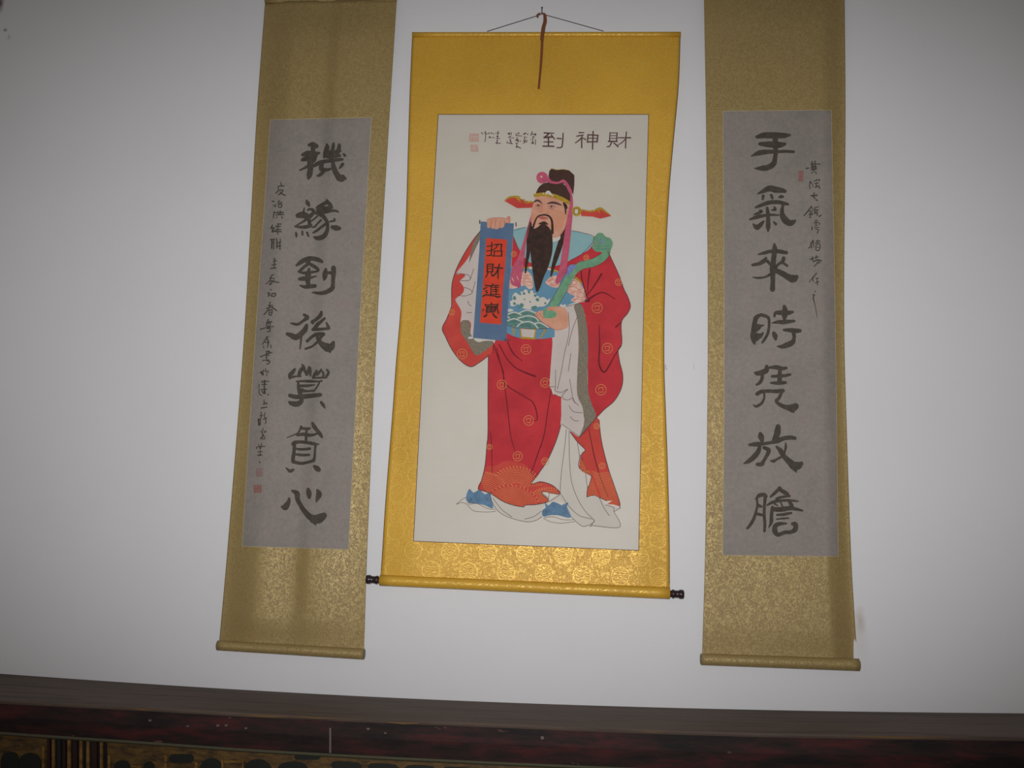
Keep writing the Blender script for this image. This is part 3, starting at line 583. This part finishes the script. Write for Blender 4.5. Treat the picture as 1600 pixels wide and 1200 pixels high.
BLS = pigment('slate_blue_shoe_pigment', (88, 116, 140), .12, 60); LIP = pigment('lip_pigment', (164, 88, 84), .1); PNC = pigment('pink_cloud_pigment', (190, 160, 146), .1, 120, rgb2=(176, 130, 112))
NAV = pigment('cobalt_knot_pigment', (74, 88, 142), .2, 200, rgb2=(120, 130, 160))
LAY = [0.0007]
def nxt(): LAY[0] += .00004; return LAY[0]
def fill(name, mat, *specs, smooth=True, fr='P', label=None):
    for s_ in specs: r = cs.put(name, cs.fill([parse(s_, fr)], nxt(), 6, smooth), mat, pn, label)
    return r
SPLIT = {'red_fold_line', 'side_hair', 'moustache', 'eyebrow', 'painted_eye', 'banner_rod_end', 'gold_tabard_border', 'pale_tabard_border', 'belt_chain', 'blue_knot', 'wing_gold_edge', 'teal_foam_hollow', 'cream_wave_line'}
WHOLE = {'title_character', 'banner_character', 'small_ink_character', 'jade_sceptre', 'hat_gold_band', 'rose_hat_ribbon', 'hat_coin', 'coin_centre', 'hat_gem', 'embroidered_coin', 'painted_lips', 'gold_hat_trim'}
def lines(name, mat, spec, fr='P', wd=None, label=None, ws=1.0):
    S = [parse(s_, fr) for s_ in spec.split(';') if s_.strip()]
    if wd: S = [[(p[0], p[1], wd) for p in s_] for s_ in S]
    if name in SPLIT:
        o_ = nxt()
        for s_ in S: o_ += 6e-6; r = cs.put(name, cs.strokes([s_], o_, 0, 1.2, ws), mat, pn, label)
    else:
        r = cs.put(name, cs.strokes(S, nxt(), 0, 1.2, ws), mat, pn, label)
        if name not in WHOLE and len(S) > 1: r['kind'] = 'stuff'
    LAY[0] += 6e-6*len(S); return r

TRAIN = "B1265,1060 C1280,80 1300,250 1350,450 1400,600 1440,720 1440,755 1385,740 1340,740 1385,712 1340,713 1290,690 1240,670 1185,680 1190,620 1220,520 1150,485 1125,450 1130,400 1150,340 1172,315 1110,250 1050,170 1130,200 1250,70"
SKIRT = "B560,395 760,440 930,425 925,500 910,650 895,800 920,880 985,900 985,1050 C975,150 950,230 900,350 850,440 800,520 750,578 820,563 890,580 940,610 975,658 900,655 850,640 832,655 885,710 800,738 705,745 690,758 600,742 520,712 430,655 335,620 365,540 390,430 405,260 412,100 B412,900 415,700 415,560 455,500 480,430"
fill('white_under_robe', WHT, "C985,100 1060,180 1110,250 1170,310 1140,350 1130,420 1180,500 1220,515 1190,600 1190,680 1280,680 1330,740 1440,770 1395,795 1440,915 1225,912 1215,900 1245,865 1155,912 1060,830 1000,760 975,660 740,580 850,440 950,230",
     "C340,625 430,640 600,740 700,760 880,710 970,660 1010,720 900,720 830,790 840,830 780,865 700,875 560,830 470,770 430,690")
fill('red_robe_train', REDO, TRAIN, smooth=False, label='orange red train of the robe')
fill('red_robe_skirt', RED, SKIRT, smooth=False)
fill('orange_hem', REDO, "C395,450 470,440 560,400 700,430 760,520 750,578 820,563 890,580 940,610 975,658 900,655 850,640 832,655 885,710 800,738 705,745 690,758 600,742 520,712 430,655 335,620 365,540")
fill('red_robe_left_sleeve', REDO, "A352,606 300,670 240,760 190,850 155,930 130,1030 128,1180 B125,200 90,290 55,365 80,430 130,530 200,620 275,665 340,635 415,580 455,530 455,480 300,460 300,0 A340,800 352,640")
fill('red_robe_body', RED, "A610,640 700,600 1240,660 1290,740 1240,800 1170,1000 1190,1130 1100,1100 580,1100 600,800", smooth=False)
fill('red_robe_right_sleeve', RED, "A1000,860 1100,790 1240,700 1350,770 1390,850 1440,960 1475,1060 1505,1120 B1525,190 1505,245 1455,320 1458,480 1430,530 1440,620 1465,730 1455,830 1400,930 1310,1010 1250,1070 C1150,190 B1190,900 1180,500 1120,190 1175,145 A1170,1060 1140,980 1080,930")
fill('white_sleeve_lining', WHT2, "A352,640 290,760 240,840 165,935 215,940 235,955 190,995 200,1010 225,1050 215,1090 165,1130 B160,150 200,220 205,260 200,320 250,300 280,330 275,400 300,450 330,300 330,0 A350,800", label='pinkish white lining of the raised sleeve')
fill('grey_cuff', GRY, "A352,608 310,675 285,740 265,850 300,775 345,680 352,650", "B205,310 250,303 275,340 272,395 300,445 330,470 400,462 455,470 430,510 330,575 290,540 250,470 215,420 200,380")
fill('white_sleeve_drape', WHT2, "B1020,200 1085,190 1110,300 1120,500 1110,700 1110,880 1150,980 1165,1080 C1130,210 1040,150 990,110 B985,1050 985,900 930,880 925,850 895,820 900,700 915,500 925,390 1035,370")
fill('grey_sleeve_border', GRY, "B1085,190 1140,178 1170,260 1190,400 1195,560 1190,700 1195,850 1220,950 1255,1050 1200,1130 C1128,212 1165,110 B1160,1050 1150,980 1110,880 1110,700 1120,500 1110,300", label='grey patterned border of the hanging sleeve')
fill('cyan_collar', CYN, "A610,600 700,575 780,560 1000,590 1070,600 1150,618 1245,660 1210,740 1150,780 1060,830 1000,860 900,885 830,880 740,850 690,800 650,740 625,680")
fill('blue_tabard', LBL, "A590,890 700,900 850,895 960,915 1060,955 1140,1000 1168,1060 1178,1130 B1178,150 1020,195 930,370 760,365 640,360 555,340 565,100 A580,1050")
fill('pink_cloud', PNC, "A1045,1000 1080,975 1130,1010 1165,1070 1175,1150 1110,1165 1060,1145 1090,1115 1050,1095 1015,1050 1040,1030", "A680,930 720,920 755,960 765,1040 735,1060 700,1030 670,1030", "A575,990 620,1000 655,1040 600,1055 570,1040", "A860,1005 900,965 950,955 975,1000 960,1045 905,1040 880,1025")
lines('cloud_curl', LIP, "A1060,1000 1090,990 1110,1010 1080,1025 1060,1010;A1110,1020 1140,1030 1150,1060 1120,1060;A1050,1045 1090,1040 1120,1070 1080,1080;A1100,1090 1150,1085 1160,1120 1110,1120;A1070,1145 1120,1135 1160,1150;A690,950 740,950;A690,975 745,980;A690,1000 755,1005;A720,1030 755,1030;A880,1000 920,985 940,1005 900,1015;A890,1030 950,1020 960,990", wd=.7)
X = (780, 440, 11.43)
fill('white_wave_foam', WHT, "200,390 190,350 240,330 235,260 290,195 350,235 400,240 380,180 430,180 455,140 500,150 520,205 560,160 610,165 605,205 670,215 640,240 700,260 730,300 760,275 820,290 860,330 910,295 880,380 800,440 700,450 650,480 560,500 430,480 380,440 330,400 270,440 200,430", "145,500 200,485 260,510 200,540 150,530", "1075,430 1100,400 1140,420 1180,400 1200,440 1150,465", fr=X)
lines('teal_foam_hollow', TEAL, "270,280,50 275,300,60;440,210,45;530,190,40;640,248,45;680,320,60 690,330,50;270,390,50;350,460,40 400,425,80;600,470,60 650,460,60;820,385,35;450,315,25;550,360,25", fr=X)
fill('green_waves', TEAL, "140,590 270,550 380,555 500,510 650,560 700,650 880,830 760,850 640,855 500,840 350,815 140,775", smooth=False, fr=X)
lines('cream_wave_line', WHT, "140,590 270,548 395,595;360,560 500,512 650,560;330,655 500,612 640,640 700,700;140,700 270,665 410,715;320,805 400,735 520,715 620,750 695,840;640,745 720,735 800,770 880,825;140,620 180,650", fr=X, wd=1.8)
lines('wave_shade_line', DRK, "360,690 500,660 640,700;370,800 500,760 640,820;400,820 500,790 600,835;160,750 270,710 380,760;180,610 270,585 360,610;420,590 510,560 600,590;700,800 760,785 850,830", fr=X, wd=.5)
fill('blue_belt', LBL, "120,785 350,815 640,850 880,850 990,858 990,990 800,1022 640,1025 400,1015 250,975 120,910", smooth=False, fr=X)
fill('belt_buckle', GLD, "360,825 665,850 640,1035 390,1020", smooth=False, fr=X)
fill('buckle_plate', WHT2, "385,840 640,862 618,1003 412,985", smooth=False, fr=X)
lines('belt_chain', GLD, "260,805,25 240,850,25 275,880,25 250,920,25 275,950,25;800,860,25 830,890,25 770,930,25 760,970,25 730,1005,25", fr=X)
lines('gold_tabard_border', GLD, "A680,893 740,892 790,905;A900,905 950,918;A1070,955 1110,980 1140,1010", wd=3.2)
lines('pale_tabard_border', WHT, "A740,892 775,895;A870,898 905,905", wd=3.6)
# painted banner
fill('painted_banner', BLU, "A355,530 615,545 600,780 575,1080 B555,465 295,440 320,100 A345,750", smooth=False, label='blue painted banner held by the figure')
fill('banner_field', ORG, "A398,660 562,672 545,900 525,1100 B515,335 350,320 370,60 A385,850", smooth=False, label='orange red field with four characters')
fill('white_cloth_fold', WHT, "B325,448 370,450 362,470 335,472", "B255,435 295,430 295,445 260,447")
lines('banner_rod_end', DRK, "A348,522,9 348,545,9;A630,540,8 632,566,8;B562,457,9 583,458,9;B548,447,9 548,462,9")
BAN = ((740, 365, 17.14), "490,240,30 480,420,30 470,580,30;360,345,25 520,320,25;345,470,25 520,440,25;470,580,30 400,590,25 340,592,18;560,300,30 640,290,30 760,290,30;640,300,30 600,380,25 540,420,25;750,300,35 735,450,30;540,470,25 770,465,25;560,480,30 540,590,30;750,480,35 750,600,35;500,600,25 760,600,25|370,820,30 365,1020,35;370,820,25 530,820,30;520,830,35 500,1020,35;380,880,20 510,880,20;380,940,20 510,940,20;350,1025,30 520,1020,30;385,1040,30 350,1130,30 310,1180,20;470,1050,25 490,1110,35;560,910,30 770,925,35;690,820,35 660,950,30 655,1200,30;650,950,30 600,1060,35 510,1140,38"), ((735, 435, 17.14), "400,185,30 560,210,35;350,290,30 440,240,25;400,350,30 440,320,25;440,380,40 460,370,30;330,480,30 420,440,35 520,450,30;520,455,30 650,470,30 720,500,40 800,480,30;600,150,30 560,220,30 550,300,25 545,430,30;590,190,25 760,185,25;580,240,20 760,235,25;580,300,20 750,300,25;580,350,20 740,350,25;560,420,25 780,430,25;680,190,30 690,430,30|560,660,35 570,700,30;400,690,30 400,740,30;400,710,25 560,705,25 740,700,25;740,690,35 720,760,30 730,860,30 750,930,35;440,750,30 700,750,30;430,790,30 690,790,30;440,750,25 430,900,40;680,760,35 670,860,35;560,740,25 550,860,30;430,840,30 680,840,30;430,900,40 640,890,35;440,950,30 400,1020,40 360,1010,30;600,940,35 640,1000,40 700,1050,40;350,830,30 330,870,20")
for fr, g in BAN:
    for s_ in g.split('|'): lines('banner_character', HAIR, s_, fr=fr, ws=1.15)
H = (735, 335, 20.)
fill('painted_raised_hand', SKN, "520,170 600,130 740,108 980,105 1120,125 1170,55 1240,55 1250,150 1240,260 1080,272 1060,360 1020,410 940,430 900,400 860,460 790,462 740,440 660,440 650,350 600,425 530,420 522,300", fr=H)
lines('finger_line', LIP, "520,170 600,128 740,108 980,102 1130,135 1190,60;655,170 645,300 650,420;800,160 780,300 790,430;950,190 930,300 945,410;1060,200 1070,270;1220,70 1210,250", fr=H, wd=.7)
# sceptre
lines('jade_sceptre', GRN, "A1345,740,50 1325,795,62 1240,850,60 1150,870,62 1080,915,66 1035,990,62 980,1090,62 918,1195,62", label='green jade sceptre held by the figure')
lines('sceptre_edge_line', DRK, "A1370,745 1350,810 1270,875 1170,900 1110,945 1060,1020 1000,1120 960,1190;A1300,780 1230,820 1130,848 1050,895 1000,980 940,1090 890,1180", wd=.6)
fill('sceptre_head', GRN, "A1252,700 1232,690 1232,655 1255,640 1268,622 1305,620 1330,648 1368,662 1387,700 1375,745 1345,772 1290,768 1255,765 1230,740 1228,715")
lines('sceptre_head_line', TEAL, "A1235,720 1290,722 1370,725;A1240,740 1290,745 1365,745;A1262,640 1258,690;A1325,650 1340,670 1325,695", wd=1.0)
lines('blue_knot', NAV, "A1040,930,30 1060,895,50 1085,880,30;A1290,668,14 1300,690,12 1320,698,10;A1025,950,16")
fill('painted_lower_hand', SKN, "640,590 690,530 780,515 850,465 1000,445 1130,460 1205,520 1235,700 1225,810 1150,850 1020,862 930,825 800,745 700,660", fr=X)
fill('sceptre_foot', GRN, "790,490 845,470 865,515 950,518 1020,555 1015,620 950,650 840,655 785,620", fr=X)
lines('hand_line', LIP, "640,590 700,660 800,745 930,825 1020,862 1150,850;690,530 660,580 700,610;860,470 900,500 960,515;720,560 760,620 800,650", fr=X, wd=.7)
# shoes
fill('painted_shoe', BLS, "C265,620 300,648 345,628 390,662 425,642 440,700 450,770 380,745 320,735 260,725 240,690")
fill('painted_shoe', BLS, "C855,725 885,748 920,720 970,737 985,747 1040,725 1030,760 1060,830 1040,845 960,825 900,825 845,835 835,790 862,765")
lines('shoe_line', DRK, "C165,740 205,705 240,685;C165,740 205,727 245,740 300,790 400,800 475,795;C262,740 330,735 400,770 470,780;C245,730 300,728;C845,850 900,875 980,887 1090,875;C850,845 920,838 1000,860 1080,860;C270,690 285,700 270,712;C400,690 412,715;C860,790 875,800 860,812;C1020,790 1035,815", wd=.6)
# outlines and folds
lines('robe_outline', DRK, "A352,606 300,670 240,760 190,850 155,930 130,1030 128,1180 B125,200 90,290 55,365 80,430 130,530 200,620 275,665 340,635 415,580;B415,570 412,900 412,1200 C405,260 390,430 365,540 335,620;A1350,770 1390,850 1440,960 1475,1060 1505,1120 B1525,190 1505,245 1455,320 1458,480 1430,530 1440,620 1465,730 1455,830 1400,930 1310,1010 1200,1130 C1128,215;C1280,80 1300,250 1350,450 1400,600 1440,720 1442,770;C335,622 430,655 520,712 600,744 690,760 705,747 800,740 885,712 832,655 850,640 975,660 940,610 890,580 820,563 750,578 850,440 900,350 950,230 982,120;C1185,682 1240,670 1290,690 1340,713;C1050,170 1110,250 1172,315 1150,340 1125,400 1130,460 1220,520 1190,620 1185,682", wd=1.15)
lines('red_fold_line', DRR, "B455,480,6 480,560,8 530,700,8 550,800,8 700,900,7 760,940,8 790,1010,9 795,1080,7 760,1085,5;B500,490,8 560,600,8 640,680,9 780,740,14;B565,470,8 610,560,9 680,620,5;B480,520,5 500,600,6 540,760,6;B540,800,6 560,950,7 590,1200,6 C625,330,3;B905,850,6 880,1000,7 850,1200,7 C800,350,8 750,500,5;C430,170,5 440,300,6 445,500,4;B1280,340,5 1285,500,10 1280,640,12 1325,705,12 1400,580,8 1455,500,6;B1410,355,12 1450,320,7;B1180,150,16 1300,85,9 1405,135,6;A1180,1110,9 1230,1050,9 1300,940,14;A1190,1080,6 1195,1000,9 1207,905,12;A1140,920,9 1150,1000,9 1190,1130,7;C1200,150,5 1240,350,7 1290,530,6 1350,680,5;C1130,350,4 1190,480,4;B1200,150,20 1175,150,18;B455,500,7 450,560,4")
lines('cloth_line', DRK, "A165,935 215,940 260,950 275,975 255,992 190,990;A275,980 300,900;A225,1045 270,1060 288,1090 230,1112 180,1105;A288,1090 312,1000;B255,150 262,175 282,190;B245,240 285,243;B1040,240 1045,400 1010,560 985,700 955,840;B1108,280 1070,380 1040,500;B1050,760 1070,880 1080,930 1120,965;B940,690 940,820;B1060,560 1040,700;B895,822 940,822 935,850 985,865 1035,840 1000,880 995,910 1035,925 1075,910 1090,950;B930,880 985,905;B1045,970 1080,1015 1150,1025;B1055,1055 1085,1085 1120,1088;B985,1110 C1040,150 1130,212;C1025,155 1010,300 985,500 975,650;C1045,170 1050,400 1065,560 1110,690 1170,790 1230,850;C1110,250 1130,390;C1175,500 1190,620;C985,665 1050,760 1130,830 1245,865 1155,912 1060,835;C1245,865 1215,912 1225,905 1440,918 1395,795;C1330,745 1395,765 1395,795 1440,772;C1280,685 1320,770 1360,828;C430,690 480,780 560,835 700,875 780,868 835,835;C450,690 520,780 600,838;C700,855 770,835 830,792;C890,655 885,710;C970,668 890,720;C840,655 885,690", wd=.7)
lines('tabard_line', DRK, "B560,340 640,362 760,370 900,365;B1020,195 1100,175 1200,140;A1165,1050 1175,1150;A620,598 700,575;A1070,602 1150,618 1245,660 1150,780 1060,830;A612,650 650,740 690,800", wd=.7)
# embroidered coins
cg = []
for s_, r, k in (('B710,530', 37, 1), ('B520,805', 36, 1), ('B730,1085', 38, 1), ('B860,790', 36, 1), ('B210,565', 38, 1), ('B1345,522', 40, 1), ('B1295,845', 41, 1), ('B1265,205', 40, 1), ('C645,365', 36, 1), ('C860,405', 28, 1), ('C425,292', 20, 1), ('C1305,440', 24, 1), ('C1262,130', 22, 1), ('A615,785', 20, 1), ('A1432,1005', 26, 1), ('B130,240', 22, 1), ('A1180,812', 20, 1)):
    (x, y), = parse(s_); r /= 5
    lines('embroidered_coin', GLN, ' '.join('%f,%f,.7' % (x+r*math.cos(a*math.pi/8), y+r*math.sin(a*math.pi/8)) for a in range(17)) +
          ';%f,%f,.7 %f,%f,.7;%f,%f,.7 %f,%f,.7;%f,%f,.6 %f,%f,.6' % (x-r*.45, y-r*.4, x+r*.5, y-r*.4, x-r*.5, y+r*.45, x+r*.4, y+r*.45, x+r*.4, y-r*.3, x+r*.35, y+r*.3) + ';%f,%f,.55 %f,%f,.55' % (x-r*.45, y-r*.35, x-r*.38, y+r*.1))
# hem fans: arcs clipped to the robe
hem = parse(SKIRT); tr_ = parse(TRAIN); S = []
used = []
def fan(cx, cy, radii, a0, a1, spike=True):
    (cx, cy), = parse('C%f,%f' % (cx, cy)); R_ = max(radii)/5+2.4
    for r in radii:
        r /= 5; seg = []
        for i in range(60):
            a = math.radians(a0+(a1-a0)*i/59); x, y = cx+r*math.cos(a), cy-r*math.sin(a)*.86
            ok = inpoly(x, y, hem) and all(math.hypot(x-u[0], (y-u[1])/.86) > u[2] for u in used)
            if ok: seg.append((x, y, .55))
            else:
                if len(seg) > 3: S.append(seg)
                seg = []
        if len(seg) > 3: S.append(seg)
    for i in range(22):
        a = math.radians(a0+(a1-a0)*i/21); r = R_
        x, y = cx+r*math.cos(a), cy-r*math.sin(a)*.86; x2, y2 = cx+(r+3)*math.cos(a+.04), cy-(r+3)*math.sin(a+.04)*.86
        if inpoly(x2, y2, hem) and all(math.hypot(x-u[0], (y-u[1])/.86) > u[2] for u in used): S.append([(x, y, .9), (x2, y2, 1.1)])
    used.append((cx, cy, R_+3))
fan(590, 790, range(60, 211, 15), 5, 175); fan(880, 760, range(30, 160, 15), 40, 175); fan(390, 640, range(20, 150, 16), -10, 110); fan(630, 620, range(60, 190, 15), 10, 170)
STF = cs.put('gold_hem_waves', cs.strokes(S, nxt(), 0, 1.5), GLN, pn); STF['kind'] = 'stuff'; LAY[0] += 6e-6*len(S)
S = []
for j in range(22):
    (x0, y0), = parse('C0,%f' % (490+j*12)); seg = []
    for i in range(80):
        x = 895+i*1.0; y = y0+1.2*math.sin(x*.25)+(x-930)*.1
        if inpoly(x, y, tr_) and not (abs(((x-925)-(y-740)*.35)) < 1.2): seg.append((x, y, .5))
        else:
            if len(seg) > 3: S.append(seg)
            seg = []
    if len(seg) > 3: S.append(seg)
for j in range(8):
    (x0, y0), = parse('C1135,%f' % (395+j*12)); S.append([(x0, y0, .5), (x0+5+j, y0+2, .5)])
STF = cs.put('gold_train_waves', cs.strokes(S, nxt(), 0, 1.5), GLN, pn); STF['kind'] = 'stuff'; LAY[0] += 6e-6*len(S)
# grey borders' scroll pattern
S = []
for i in range(26):
    (x, y), = parse('B%f,%f' % (1145+25*math.sin(i*1.3)-(0 if i < 5 else 0)+max(0, i-19)*9, 230+i*34)); S.append([(x-1.5, y-2, .5), (x+1, y, .5), (x-.5, y+2.4, .5)])
for (u_, v_) in ((225, 350), (245, 350), (225, 375), (300, 490), (330, 500), (360, 500), (320, 530), (350, 540), (290, 470)):
    (x, y), = parse('B%f,%f' % (u_, v_)); S.append([(x-1.6, y, .5), (x, y-1.4, .5), (x+1.8, y, .5)])
STF = cs.put('grey_border_pattern', cs.strokes(S, nxt(), 0, 1.0), GLD, pn); STF['kind'] = 'stuff'; LAY[0] += .0003
# head
fill('rose_ribbon', PNK, "A757,450 757,490 737,560 712,680 692,850 662,1042 640,1040 590,1010 600,900 650,800 690,680 722,570")
lines('side_hair', HAIR, "A745,540,20 732,640,36 728,760,30 714,850,22 705,930,12;A1022,430,20 1018,540,26 1000,610,40 985,680,42 950,790,40 922,880,28 905,955,12", label='black locks beside the face')
fill('white_inner_collar', WHT, "A915,655 970,628 972,672 918,690")
fill('hat_wing', REDO, "A543,370 580,343 650,340 690,365 775,383 768,422 640,426 600,403", smooth=False, label='orange wing of the hat')
fill('hat_wing', REDO, "A1140,438 1200,447 1260,440 1300,430 1376,487 1290,508 1230,492 1140,487", smooth=False, label='orange wing of the hat')
lines('wing_gold_edge', GLD, "A543,368,8 580,342,14 650,338,16 660,362,10;A690,360,14 715,385,12 745,375,14 770,385,8;A1150,440,12 1200,450,12 1250,445,12;A1250,440,12 1290,428,18 1320,445,14 1370,482,6;A1270,440,10 1285,460,8;A640,350,12 665,375,10")
fill('painted_face', SKN, "A795,325 870,335 960,345 1010,380 1050,400 1048,450 1030,520 1005,600 960,650 918,655 900,600 850,560 790,590 752,545 750,450 768,390")
fill('cheek_shading', CHK, "A900,450 960,440 1005,470 1005,540 970,600 930,600 922,530", "A760,480 790,470 800,490 775,530 762,520")
fill('painted_nose', SKN, "A840,390 865,395 880,440 882,465 850,475 822,462 830,430")
fill('black_beard', HAIR, "A742,545 765,585 800,575 835,545 865,555 905,600 915,640 915,760 885,880 850,960 820,1045 793,1082 775,1010 752,850 738,680")
lines('moustache', HAIR, "A765,575,16 786,515,12 808,488,12 850,479,12 890,490,15 912,530,17 916,620,20;A812,548,10 850,540,20 878,552,10;A850,540,22 850,580,40")
lines('eyebrow', DRK, "A772,378,10 795,366,18 818,374,14 834,392,5;A878,390,10 915,383,19 955,390,17 988,404,7")
lines('side_hair', HAIR, "A1004,385,14 1018,410,26 1026,425,16;A1018,415,16 1018,470,8")
lines('painted_eye', DRK, "A783,405,4 803,398,6 826,408,4;A884,414,4 910,406,6 940,417,4;A804,406,12 805,406,12;A908,415,13 909,415,13;A790,413,3 820,414,3;A890,424,3 930,426,3")
lines('painted_lips', LIP, "A805,498,8 840,502,24 880,506,8")
lines('face_line', LIP, "A838,395,3 832,440,3 820,462,3;A845,472,4 882,464,4;A760,460,3 752,540,3;A1045,420,4 1047,470,4 1032,520,3;A1028,440,3 1030,480,3;A800,425,3 825,428,3;A885,430,3 930,436,3;A1005,600,3 960,650,3")
fill('hat_crown', HAT, "A885,172 892,135 910,115 950,125 1000,122 1045,130 1087,168 1087,240 1078,320 1060,290 1020,240 940,225 892,205", smooth=False)
fill('hat_cap', HAT, "A788,305 810,262 850,232 920,222 1000,238 1040,280 1058,330 1052,385 1000,350 930,325 860,315 790,318")
lines('hat_gold_band', GLD, "A780,325,26 860,318,30 930,332,32 1000,360,32 1045,385,26")
lines('hat_gem', WHT, "A865,312,12 882,302,28 905,320,14;A845,312,10;A915,328,10")
lines('gold_hat_trim', GLD, "A905,117 950,127 1000,123 1045,131", wd=.7)
lines('rose_hat_ribbon', PNK, "A835,187,92 836,188,92;A870,195,40 905,222,22 960,228,16 1000,215,24 1030,245,26 1058,300,26")
fill('rose_ribbon', PNK, "A1045,270 1070,320 1077,400 1070,480 1062,600 1047,750 1020,920 962,1015 940,990 970,900 1000,700 1022,550 1048,420 1055,330")
lines('ribbon_fold_line', LIP, "A1060,420 1045,560 1020,760 980,960;A1072,480 1052,680 1025,860;A745,520 715,660 650,850;A730,600 690,740 640,940;A600,930 640,925 650,950;A610,1000 640,980", wd=.6)
lines('pale_ribbon_highlight', PNC, "A828,180,16;A600,970,6 615,1000,5;A640,960,6 650,990,4")
lines('hat_coin', GLD, "A1105,450,76 1106,450,76"); lines('coin_centre', WHT, "A1103,445,26 1103,458,26")
lines('coin_line', DRK, "A1088,435 1120,435 1118,468 1088,466 1088,435", wd=.5)
# title, inscription, seals
T = (840, 195, 10.667)
for s_ in ("110,135,20 270,140,15;180,150,25 145,185,20 115,205,20;110,210,28 250,202,22;225,165,18 282,237,18;180,210,22 180,350,22;105,285,15 255,285,18;90,355,20 270,358,22;325,225,18 395,232,18;425,140,18 420,250,20 405,365,20 385,380,18 320,380,16",
           "690,130,18 770,130,15;650,190,15 700,180,18 760,170,15;755,170,15 710,240,18 630,300,15;735,230,20 735,380,20;750,220,15 800,245,18;840,165,20 830,290,20;840,165,18 920,170,18 1010,175,18;1005,175,18 990,285,22;838,222,13 998,224,13;830,285,18 990,280,18;925,110,20 915,405,20",
           "1205,130,15 1200,270,18;1205,135,12 1325,135,12;1325,135,18 1315,280,18;1210,180,11 1320,180,11;1210,225,11 1320,225,11;1180,275,20 1325,275,18;1235,285,18 1200,355,18 1155,365,14;1270,300,18 1340,360,24;1340,215,14 1550,215,20;1480,120,18 1470,250,18 1465,385,18;1470,230,15 1400,300,15 1345,330,12"):
    lines('title_character', DRK, s_, fr=T, ws=1.1)
for fr, g in (((730, 200, 26.67), "600,190,50 640,250,40;770,150,50 720,200,40;760,210,40 765,430,35 735,560,40;790,230,40 840,240,40|890,230,50 940,190,40;920,350,40 915,415,40;950,380,50 1000,400,40;1000,240,40 1030,190,40;1060,230,30 1130,250,30;1050,380,30 1130,410,30|1200,200,50 1205,220,40;1290,150,60 1270,230,40 1330,225,40;1230,350,50 1290,350,50;1265,230,30 1265,410,40;1210,430,30 1360,440,30|1250,490,50 1240,650,50;1170,620,30 1390,640,40"),
              ((785, 200, 26.67), "230,240,50 300,200,60 280,280,50;370,190,40 360,280,40|250,390,40 340,350,50;360,400,30 480,410,30;320,440,50 330,560,50|200,560,40 200,640,40;250,620,40 410,650,50;350,540,40 370,600,40|680,200,60 670,240,50;560,240,40 620,250,40;550,310,40 810,330,30|610,400,50 620,460,40;550,490,40 650,480,40;570,520,40 650,540,50;660,500,40 660,580,40;740,520,40 740,560,40|550,640,40 640,630,40;600,680,40 600,800,60;560,800,40 640,780,50 760,845,40|880,260,50 960,220,80;1050,230,40 1050,280,40|920,360,50 915,450,40;980,380,40 1020,400,30|950,480,40 930,580,50 870,630,40;890,510,50 920,560,50;1020,520,50 990,600,40|1240,150,40 1230,220,60;1170,300,40 1230,240,50;1280,260,50 1400,270,50;1380,220,40 1370,320,40|1270,350,60 1320,400,50;1260,420,40 1270,500,40;1190,470,40|1250,560,70 1290,630,60;1380,480,35 1370,680,40;1200,630,40 1280,650,40")):
    for s_ in g.split('|'): lines('small_ink_character', DRK, s_, fr=fr, ws=.8)
fill('pink_seal', SEALP, "733.5,208.5 748,208.5 748,221 733.5,221", smooth=False); fill('pink_seal', SEALP, "735.5,226 746,226 747.5,236.5 735.5,236.5", smooth=False)
lines('seal_lettering', SILK, "737,210 737,219;741,210 741,219;745,210 745,219;735,214 747,214;737.5,228 744.5,228;737.5,231.5 745,231.5;741,227 741,235", wd=.7)
bpy.context.view_layer.update()
